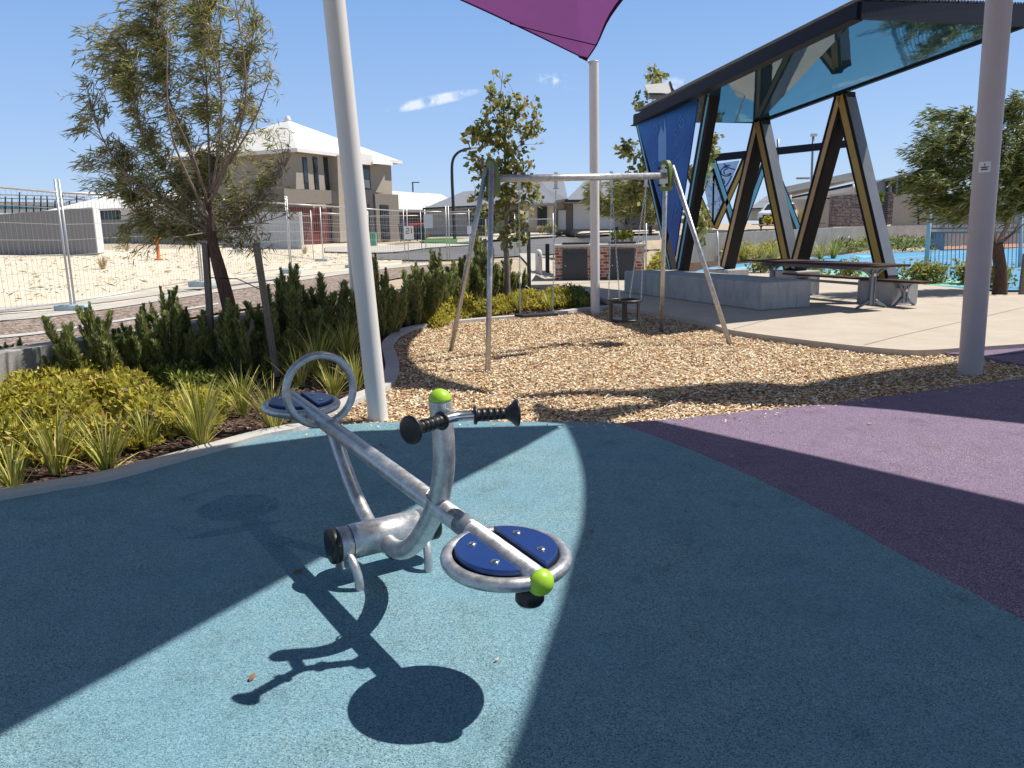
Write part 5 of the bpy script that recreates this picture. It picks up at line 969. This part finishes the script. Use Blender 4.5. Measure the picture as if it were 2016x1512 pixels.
P=[pR(735,318,1.5),pR(774,323,1.5),pR(738,302,-2.5)];b=MB();b.add([pR(733,303,.2),pR(774,322,1.4),pR(774,326,1.4),pR(734,322,1.4),pR(760,318,-1.5)],[(0,1,4),(0,3,1),(1,3,2)]);b.build('side_roof','roof_white',hs)
# grey sheet fences
wallseg('sheet_fence',AT(-60,500,33.5)[:2],AT(191,495,33.4)[:2],(.75,.72),(AT(-60,427,33.5)[2],AT(190,408,33.4)[2]),.06,'colorbond_grey','grey corrugated sheet fence across the left of the sand lot','fence')
wallseg('sheet_fence',AT(193,488,33.6)[:2],AT(205,488,36.)[:2],(.75,.75),(AT(193,409,33.6)[2],AT(205,413,36.)[2]),.08,'white_paint','short white end panel of the left grey sheet fence','fence')
wallseg('sheet_fence',AT(203,488,46)[:2],AT(452,484,44)[:2],(.7,.7),(AT(203,433,46)[2],AT(452,428,44)[2]),.06,'colorbond_grey','lower grey sheet fence behind the willow-leaved tree','fence')
wallseg('sheet_fence',AT(440,484,42)[:2],AT(593,483,40)[:2],(.6,.6),(AT(440,419,42)[2],AT(593,417,40)[2]),.06,'colorbond_pale','pale sheet fence ending beside the red garage door','fence')
b=MB();c0,c1_=AT(594,484,39.9),AT(593,417,39.9);b.obox((c0+c1_)/2,(1,0,0),(0,1,0),(0,0,1),.12,.12,abs(c1_[2]-c0[2]));tag(b.build('fence_post','white_paint',origin=tuple(c0)),'white end post of the pale sheet fence','post')
# low house at left
h2=thing('house',tuple(AT(250,480,56)*[1,1,0]+[0,0,.8]),'low house with white roof seen over the grey fence at left','house')
quad('wall',R(140,415,470,485,56),'render_pale',h2,5,n=(0,1,0));quad('wall_front',R(238,405,345,485,55.4),'door_white',h2,.5,n=(0,1,0));window(197,413,236,434,55.9,h2)
quad('roof',[(85,416,55),(480,398,55),(470,370,63),(215,384,63)],'roof_white',h2,.15)
quad('roof_far',[(200,395,60),(560,388,60),(540,368,66),(240,380,66)],'roof_white',h2,.15)
# scaffold-like site structures far left
sc=thing('site_scaffold',tuple(AT(60,415,75)),'far construction site with scaffold rails and blue beams over the left fence','scaffold')
b=MB()
for x_ in range(-60,215,14): b.tube([AT(x_,420,75),AT(x_+RS.uniform(-2,2),380+RS.uniform(-4,10)+max(0,x_)*.05,75)],.06,5)
b.build('uprights','steel_black',sc);b=MB()
for y0,y1 in ((382,388),(389,395),(397,401)): b.tube([AT(-70,y0,75),AT(215,y1,75)],.05,5)
b.build('guard_rails','fence_metal',sc)
quad('deck_beam',[(-70,396,76),(150,402,76),(150,407,76),(-70,401,76)],'post_white',sc,.4);quad('blue_beam',[(-70,402,76.5),(130,405,76.5),(130,412,76.5),(-70,411,76.5)],'court_blue',sc,.4);quad('lower_slab',[(-70,411,77),(150,410,77),(150,418,77),(-70,420,77)],'post_white',sc,.5)
b=MB()
for a_,b_ in (((120,384),(185,398)),((130,398),(180,384)),((150,382),(152,404)),((165,382),(168,404))): b.tube([AT(*a_,75.3),AT(*b_,75.3)],.05,4)
b.build('braces','fence_metal',sc)
b=MB();b.tube([AT(193,400,70),AT(196,366,70)],.06,5);b.tube([AT(199,398,70),AT(201,358,70)],.06,5);tag(b.build('antenna','fence_metal',origin=tuple(AT(196,400,70))),'thin twin mast above the left roofs','antenna')
# white roof house centre
h3=thing('house',tuple(AT(800,470,66)),'white-roofed house between the two-storey house and the grey-roofed one','house')
quad('wall',R(770,405,842,474,66),'render_taupe',h3,6,n=(0,1,0));quad('roof',[(750,412,64),(850,414,64),(872,384,74),(750,374,74)],'roof_white',h3,.2);quad('front_roof',[(784,412,63),(836,413,63),(808,391,67),(786,391,67)],'roof_white',h3,.15);quad('fascia',[(770,411,63.5),(842,413,63.5),(842,418,63.5),(770,416,63.5)],'render_cream',h3,.2)
quad('roof_far',[(835,394,78),(905,404,78),(868,382,84),(835,380,84)],'roof_white',h3,.2)
# grey roof house
h4=thing('house',tuple(AT(900,465,60)),'single-storey house with grey hipped roof behind the street lamp','house')
quad('wall',R(838,407,962,464,60),'colorbond_pale',h4,8,n=(0,1,0));quad('wall_right',R(1028,400,1090,461,59),'render_cream',h4,8,n=(0,1,0));quad('wall_mid',R(955,402,1032,464,60.5),'render_pale',h4,6,n=(0,1,0))
quad('roof',[(832,411,59),(960,404,59),(975,372,68),(912,377,68)],'roof_grey',h4,.2);quad('roof_main',[(948,404,59.2),(1096,399,58),(1062,350,68),(972,371,68)],'roof_grey',h4,.2);quad('roof_right',[(1025,402,58),(1094,399,57.5),(1068,364,64),(1050,366,64)],'roof_grey',h4,.15)
quad('fascia',[(832,409,58.9),(1096,397,57.8),(1096,400,57.8),(832,412,58.9)],'frame_dark',h4,.15)
window(921,408,935,436,59.9,h4);window(940,408,954,460,59.9,h4,name='door');window(1058,407,1077,452,58.9,h4);window(1000,415,1022,455,60.3,h4)
# garage house
h5=thing('house',tuple(AT(1150,458,62)),'house with white garage door and grey roof behind the middle post','house')
quad('wall',R(1084,396,1300,458,62),'render_cream',h5,9,n=(0,1,0));quad('roof',[(1070,398,61),(1118,391,60),(1110,356,72),(1040,356,72)],'roof_grey',h5,.2);quad('roof_garage',[(1112,395,60),(1310,394,60),(1290,362,70),(1150,358,70)],'roof_grey',h5,.2);quad('fascia',[(1112,393,59.8),(1310,392,59.8),(1310,397,59.8),(1112,398,59.8)],'frame_dark',h5,.2)
quad('garage_door',R(1128,401,1208,451,61.9),'door_white',h5,-.08,n=(0,1,0));quad('pier',R(1114,400,1126,456,61.8),'render_taupe',h5,-.1,n=(0,1,0));quad('gate',R(1099,414,1114,452,61.6),'door_white',h5,-.05,n=(0,1,0));window(1230,410,1290,442,61.8,h5);quad('step_wall',R(1235,442,1300,456,61.0),'render_taupe',h5,.4,n=(0,1,0))
for x_ in (1139,1143,1148): pass
# shrubs of the verge
for i,(px,py,w_,h_,mt,lb) in enumerate(((955,460,12,14,'leaf_broad','reddish garden shrub before the grey-roofed house'),(1085,458,26,16,'leaf_willow','green garden shrubs under the big window'),(1065,458,14,10,'dry_grass','orange garden shrub on the verge'),(770,470,12,22,'leaf_broad','small sapling beside the two-storey house'),(752,470,8,8,'leaf_cover','small bush at the two-storey house wall'),(815,470,10,12,'leaf_yellow','light green plant by the bins'),(838,470,9,12,'leaf_cover','small plant at the lawn edge'),(1225,468,40,8,'leaf_cover','low grass along the path behind the barbecue'),(1660,440,22,18,'leaf_yellow','bright yellow shrub in front of the brown brick wall'),(1512,440,14,12,'leaf_yellow','bright yellow shrub beside the white car'),(1730,402,6,22,'leaf_cover','thin climber near the dark screen'),(1365,440,16,24,'leaf_broad','pale shrub behind the far left strut'),(1467,400,16,40,'leaf_broad','pale leafy young tree behind the far pergola'))):
    Y_=56 if px<1200 else 47 if px>1400 else 40
    if px==1225:Y_=30
    c=AT(px,py,Y_);k_=Y_/F;n_=420;v=RS.randn(n_,3);v/=np.linalg.norm(v,axis=1)[:,None];P=c+[0,0,h_*k_*.5]+v*(RS.rand(n_)**.4)[:,None]*np.array([w_*k_*.5,.3,h_*k_*.55]);ln=.1+.1*RS.rand(n_);t=thing('garden_shrub',tuple(c),lb,'shrub');fastmesh('foliage',leafquads(P,rnd(n_)+[0,0,.4],rnd(n_)+SUN*.6,ln*1.3,ln*.5),np.arange(n_*4).reshape(n_,4),mt,t)
    b=MB();b.tube([c-[0,0,.1],c+[0,0,h_*k_*.6]],[.04,.015],5);b.build('stem','bark',t)
# bins
def bin_(px,py,Y_,lid,lb,s_=1.):
    c=AT(px,py,Y_);t=thing('wheelie_bin',tuple(c),lb,'bin','wheelie bins by the two-storey house');b=MB();V=[]
    for z_,w_ in((.06,.24),(.95,.3)): V+=[c+np.array([sx*w_,sy*w_,z_]) for sx,sy in((-1,-1),(1,-1),(1,1),(-1,1))]
    b.add(V,[(0,1,5,4),(1,2,6,5),(2,3,7,6),(3,0,4,7),(0,3,2,1),(4,5,6,7)]);b.build('body','door_charcoal',t,bevel=.03)
    b=MB();b.slab([c+[-.33,-.34,.96],c+[.33,-.34,.96],c+[.33,.34,1.02],c+[-.33,.34,1.02]],(0,0,1),0,.06);b.build('lid',lid,t,bevel=.02)
    for s in(-1,1): MB()._lathe(c+[s*.25,.28,.1],(s,0,0),[(0,.1),(.05,.1)],12).build('wheel','tyre',t)
bin_(797,476,47,'door_charcoal','dark wheelie bin with dark lid beside the sapling');bin_(812,475,48.5,'bin_red','dark wheelie bin with red lid, the taller one left of the fence sign');bin_(829,474,49,'bin_red','dark wheelie bin with red lid nearest the lawn')
c=AT(733,480,44);b=MB();b.obox(c+[0,0,.1],(1,0,0),(0,1,0),(0,0,1),.5,.4,1.0);tag(b.build('service_box','box_green',bevel=.03,origin=tuple(c)),'green service box right of the white posts on the sand edge','service box')
c=GT(313,512);b=MB();b._lathe(c,(0,0,1),[(0,.16),(.05,.16),(.07,.07),(.7,.07),(.75,.11),(.95,.1),(1.02,.03)],12);b._lathe(c+[-.16,0,.82],(1,0,0),[(0,.06),(.32,.06)],10);tag(b.build('hydrant','orange_paint',origin=tuple(c)),'orange hydrant-like pipe standing in the sand behind the fence','hydrant')
# street lamps, poles
def lamp(pth,Y_,r_,lb,head=True,name='street_lamp'):
    P=[AT(x_,y_,Y_) for x_,y_ in pth];t=thing(name,tuple(P[0]),lb,'street lamp');MB().tube(smooth(P,6),list(np.linspace(r_,r_*.6,len(smooth(P,6)))),10).build('pole','pole_black',t)
    if head:
        e_=P[-1];d_=norm(P[-1]-P[-2]);d_[2]*=.3;d_=norm(d_);b=MB();b.obox(e_+d_*.3,d_,norm(np.cross(d_,[0,0,1])),(0,0,1),.8,.3,.1);b.build('lamp_head','fence_metal',t,bevel=.04)
    return t
lamp([(895.5,473),(893,420),(890,350),(891,318),(900,302),(916,294),(930,292)],50,.11,'tall black street lamp with curved arm in front of the grey-roofed house')
t=lamp([(813,378),(812.5,362),(812,359.5),(826,359)],150,.14,'tiny distant street lamp above the white roof',False)
t=thing('light_pole',tuple(AT(1597,420,75)),'tall thin light pole behind the shelter with a small head','light pole');MB().tube([AT(1596,400,75),AT(1601,268,75)],.11,8).build('pole','grey_steel',t);b=MB();b.obox(AT(1602,266,75),(1,0,0),(0,1,0),(0,0,1),.55,.3,.25);b.build('lamp_head','fence_metal',t)
b=MB();b.tube([AT(1530,400,70),AT(1532,274,70)],.11,8);tag(b.build('flag_pole','grey_steel',origin=tuple(AT(1530,400,70))),'plain thin pole left of the taller light pole','pole')
t=thing('street_sign',tuple(AT(1598,400,70)),'white street name blade fixed near the tall light pole','street sign');quad('name_blade',[(1567,349,70),(1596,348.5,70),(1596,353,70),(1567,353.5,70)],'white_paint',t,.05);b=MB()
for k in range(9): b.obox(AT(1570+k*2.9,351.2,69.95),(1,0,0),(0,1,0),(0,0,1),.07,.02,.1)
b.build('letters','pole_black',t)
# solar panel light
t=thing('solar_light',tuple(AT(1300,300,19.5)),'solar panel on a short mast above the shelter roof at left','solar light')
Ys=21.;MB().tube([AT(1300,420,Ys),AT(1299,190,Ys)],.05,10).build('mast','grey_steel',t)
P=[AT(1268,167,Ys),AT(1320,162,Ys+.0),AT(1328,184,Ys-.5),AT(1277,184,Ys-.5)];b=MB();b.slab(P,np.cross(P[1]-P[0],P[3]-P[0]),0,.04);b.build('solar_panel','render_pale',t);b=MB();b.obox(AT(1301,189,Ys-.1),(1,0,0),(0,1,0),(0,0,1),.62,.3,.1);b.build('battery_box','grey_steel',t)
b=MB();b.tube([AT(1327,181,Ys-.5),AT(1319,161,Ys)],.025,5);b.tube([AT(1277,185,Ys-.5),AT(1328,185,Ys-.5)],.025,5);b.build('panel_frame','pole_black',t)
# ---------------------------------------------------------------- far terrace on the right
Yp=41.
pg=thing('pergola',tuple(AT(1405,450,Yp)),'far pergola with blue and gold zigzag struts and painted clear panels','pergola')
def ST(a,b_,face,w_=.3,dp=.3): 
    strut(AT(*a,Yp),AT(*b_,Yp),w_,dp,face,par=pg,n_=np.array([0,1.,0]),fs=.62)
ST((1403,316),(1361,424),'sky_paint');ST((1403,316),(1443,440),'sky_paint');ST((1352,332),(1402,449),'gold_paint',.26);ST((1468,312),(1407,449),'gold_paint',.3);ST((1508,316),(1456,457),'sky_paint');ST((1512,300),(1572,455),'sky_paint')
A,B=AT(1352,318,Yp),AT(1404,311,Yp);
def bm(p0,p1,h,par,mat='steel_navy'):
    A,B=AT(*p0,Yp),AT(*p1,Yp);t=norm(B-A);b=MB();b.obox((A+B)/2,t,(0,1,0),np.cross(t,[0,1,0]),np.linalg.norm(B-A),.3,h);return b.build('top_beam',mat,par)
bm((1375,314),(1669,283),.36,pg)
quad('base_ledge',[(1365,451,Yp-.3),(1600,458,Yp-.3),(1600,470,Yp-.3),(1365,464,Yp-.3)],'block_concrete',pg,.5)
cp=quad('clear_panel',[(1377,327,Yp+.1),(1456,316,Yp+.1),(1404,446,Yp+.1)],'clear_panel',pg,.03)
b=MB();b.tube([AT(1405,345,Yp+.05),AT(1403,446,Yp+.05)],.05,5);b.build('panel_divider','steel_black',cp)
b=MB()
for cx_,cy_,rr in ((1432,338,7),(1430,338,11)): b.tube([AT(cx_+rr*math.cos(a),cy_+rr*.8*math.sin(a),Yp+.06) for a in np.linspace(.4,4.9,14)],.028,4)
for L_ in (((1425,322),(1434,330),(1448,334)),((1418,350),(1426,356),(1424,366)),((1440,346),(1436,356),(1428,368)),((1424,330),(1430,326),(1438,326))): b.tube([AT(x_,y_,Yp+.06) for x_,y_ in smooth(L_,4)],.028,4)
for k in range(26):
    x_=RS.uniform(1390,1424);y_=RS.uniform(360,430);b.tube([AT(x_+3*math.cos(a),y_+3*math.sin(a),Yp+.06) for a in np.linspace(RS.rand()*3,RS.rand()*3+3,6)],.014,3)
b.build('line_drawing','panel_line',cp)
c=AT(1552,453,46);ft=ptable((c[0],c[1],.72),(1,.12,0),'far dark picnic table on the upper terrace beyond the wall',4.2)
c_=AT(1640,446,46)
bw_=thing('brick_wall',tuple(c_),'brown brick screen wall with a black slatted panel on the upper terrace','brick wall')
quad('brick_face',[(1641,386,46),(1702,379,46.4),(1702,446,46.4),(1637,447,46)],'brick_brown',bw_,.5,n=(0,1,0));sl_=quad('dark_screen',[(1702,383,46.6),(1749,380,48.2),(1746,446,48.2),(1702,446,46.6)],'steel_black',bw_,.1);quad('brick_pier',[(1749,378,48.2),(1760,378,48.2),(1756,441,48.2),(1745,443,48.2)],'brick_brown',bw_,.5,n=(0,1,0));quad('coping',[(1640,382,45.9),(1702,377,46.3),(1702,380,46.3),(1640,386,45.9)],'kerb_concrete',bw_,.6,n=(0,1,0))
b=MB()
for k in range(14): b.obox((AT(1702,386+k*4.3,46.5)+AT(1748,384+k*4.4,48.1))/2,norm(AT(1748,384,48.1)-AT(1702,386,46.5)),(0,1,0),(0,0,1),np.linalg.norm(AT(1748,384,48.1)-AT(1702,386,46.5)),.06,.05)
b.build('slats','frame_dark',sl_)
wallseg('sheet_fence',AT(1548,432,62)[:2],AT(1642,430,62)[:2],(.9,.9),(AT(1548,392,62)[2],AT(1642,392,62)[2]),.06,'colorbond_beige','beige sheet fence left of the brown brick wall','fence')
wallseg('sheet_fence',AT(1755,428,62)[:2],AT(2080,424,62)[:2],(.9,.9),(AT(1755,383,62)[2],AT(2080,376,62)[2]),.06,'colorbond_beige','long beige sheet fence right of the brown brick wall','fence')
h6=thing('carport',tuple(AT(1620,392,68)),'pale skillion roofs of a house behind the beige fence','building')
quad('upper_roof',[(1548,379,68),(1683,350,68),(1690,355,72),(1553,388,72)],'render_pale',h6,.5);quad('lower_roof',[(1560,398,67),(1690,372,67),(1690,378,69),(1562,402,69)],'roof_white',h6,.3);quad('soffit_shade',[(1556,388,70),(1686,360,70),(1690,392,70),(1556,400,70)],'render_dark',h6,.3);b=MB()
for x_ in (1556,1680,1688): b.tube([AT(x_,400,67),AT(x_,362 if x_>1600 else 384,67)],.1,6)
b.build('posts','post_white',h6)
h7=thing('building',tuple(AT(1740,385,66)),'dark blue-grey building wing half hidden by the dense dark tree','building')
quad('wall',[(1712,363,66),(1746,352,66),(1748,386,66),(1712,384,66)],'grey_steel',h7,4,n=(0,1,0));quad('dark_wall',[(1746,356,65.8),(1830,335,65.8),(1830,386,65.8),(1746,386,65.8)],'render_dark',h7,4,n=(0,1,0))
for x_ in (1752,1764,1776): quad('fin',[(x_,352-(x_-1746)*.3,65.5),(x_+4,351-(x_-1746)*.3,65.5),(x_+4,384,65.5),(x_,384,65.5)],'grey_steel',h7,.3)
quad('fascia',[(1744,352,65.4),(1830,329,65.4),(1830,334,65.4),(1744,357,65.4)],'grey_steel',h7,.5)
h8=thing('house',tuple(AT(1500,430,66)),'small grey-roofed house with white wall behind the far pergola','house')
quad('wall',R(1478,408,1552,433,66),'render_pale',h8,6,n=(0,1,0));quad('roof',[(1474,411,65),(1545,408,65),(1530,384,74),(1508,386,74)],'roof_grey',h8,.2);quad('fascia',[(1474,410,64.9),(1545,407,64.9),(1545,410,64.9),(1474,412,64.9)],'frame_dark',h8,.1)
# white car
def car(loc,rz,lb):
    t=thing('parked_car',loc,lb,'car');c=np.array(loc,float);fx=np.array([math.cos(rz),math.sin(rz),0]);fy=np.array([-fx[1],fx[0],0])
    def Q(x_,y_,z_): return c+fx*x_+fy*y_+[0,0,z_]
    prof=[(2.3,.35,.82),(2.32,.6,.86),(2.15,.85,.9),(1.3,1.0,.9),(.6,1.5,.76),(-.2,1.62,.72),(-1.5,1.6,.72),(-2.15,1.1,.85),(-2.3,.8,.88),(-2.3,.35,.85)]
    L_=[Q(x_,w_,z_) for x_,z_,w_ in prof];Rr=[Q(x_,-w_,z_) for x_,z_,w_ in prof];b=MB();n_=len(prof);b.add(L_+Rr,[tuple(range(n_-1,-1,-1)),tuple(range(n_,2*n_))]+[(i,(i+1)%n_,n_+(i+1)%n_,n_+i) for i in range(n_)]);b.build('body','car_white',t,bevel=.06)
    b=MB();b.slab([Q(1.22,.72,1.04),Q(1.22,-.72,1.04),Q(.62,-.62,1.47),Q(.62,.62,1.47)],norm(fx+np.array([0,0,1.])),0.01,.03);b.build('windscreen','window_glass',t)
    for s in(-1,1):
        b=MB();b.slab([Q(.95,s*.83,1.08),Q(.5,s*.765,1.45),Q(-1.4,s*.735,1.5),Q(-1.9,s*.83,1.08)],fy*s,.005,.03);b.build('side_window','window_glass',t)
        for x_ in (1.4,-1.4):
            w=MB()._lathe(Q(x_,s*.72,.34),fy*s,[(0,.34),(.2,.34),(.22,.28)],20).build('wheel','tyre',t);MB()._lathe(Q(x_,s*.93,.34),fy*s,[(0,.22),(.02,.2)],14).build('rim','fence_metal',w)
        b=MB();b.obox(Q(2.22,s*.62,.76),fx,fy,(0,0,1),.1,.38,.16);b.build('headlight','stainless',t,bevel=.03)
        b=MB();b.obox(Q(.75,s*.98,1.08),fx,fy,(0,0,1),.14,.2,.14);b.build('mirror','car_white',t,bevel=.03)
    b=MB();b.obox(Q(2.3,0,.6),fx,fy,(0,0,1),.08,.9,.18);b.build('grille','pole_black',t);b=MB();b.obox(Q(2.32,0,.42),fx,fy,(0,0,1),.08,1.4,.14);b.build('bumper_intake','pole_black',t)
c=AT(1531,441,60);car((c[0],c[1],c[2]),math.radians(-125),'white car parked behind the far pergola struts')
# pale blue ball-court fence at right
Yf=25.;
def FX(px,py): return AT(px,py,Yf)
pf=thing('court_fence',tuple(FX(1823,527)),'pale blue steel bar fence around the court beside the right tree','fence')
b=MB();b.tube([FX(1823,528),FX(1832,408)],.07,10);b.build('end_post','block_blue',pf);b=MB();b.tube([FX(2006,575),FX(2012,400)],.06,10);b.build('post','block_blue',pf)
def railp(y0,y1): 
    b=MB();b.tube([FX(1826,y0),FX(2050,y1)],.03,6);return b.build('rail','pool_fence',pf)
railp(527,529);railp(450,448);railp(458,457);railp(412,404)
w1=MB()
k=0
x_=1832
while x_<2045:
    w1=MB();w1.tube([FX(x_,527),FX(x_+2,459)],.012,5);w1.build('bar','pool_fence',pf);w2=MB();w2.tube([FX(x_+3,450),FX(x_+5,413)],.012,5);w2.build('upper_bar','pool_fence',pf);x_+=8
c=AT(1848,470,40);b=MB();b.obox(AT(1844,474,40),(1,0,0),(0,1,0),(0,0,1),.6,.5,.9);tag(b.build('grey_cabinet','grey_steel',bevel=.02,origin=tuple(AT(1844,474,40))),'small dark grey cabinet standing behind the court fence','cabinet')
for px,Y_,lb in ((1808,46,'thin dark post on the upper terrace left of the court fence'),(1827,46,'second thin dark post touching the court fence post')):
    b=MB();b.tube([AT(px,442,Y_),AT(px,405,Y_)],.05,6);tag(b.build('thin_post','pole_black',origin=tuple(AT(px,442,Y_))),lb,'post')
for px,py,ty,lb in ((1213,478,447,'black timber bollard behind the barbecue, left one'),(1280,464,445,'black timber bollard behind the barbecue, right one')):
    A,B=AT(px,py,32),AT(px,ty,32);b=MB();b.obox((A+B)/2,(1,0,0),(0,1,0),(0,0,1),.14,.14,B[2]-A[2]);tag(b.build('timber_bollard','pole_black',origin=tuple(A)),lb,'bollard')
A,B=AT(1417,522,24),AT(1412,455,24);b=MB();b.tube([[A[0],A[1],0],B],.025,6);tag(b.build('thin_post','fence_metal',origin=(A[0],A[1],0)),'thin bare post between the blue panel and the zigzag columns','post')
A,B=AT(1272,512,26),AT(1272,440,26);b=MB();b.tube([[A[0],A[1],0],B],.025,6);tag(b.build('thin_post','fence_metal',origin=(A[0],A[1],0)),'thin grey pole just right of the barbecue','post')
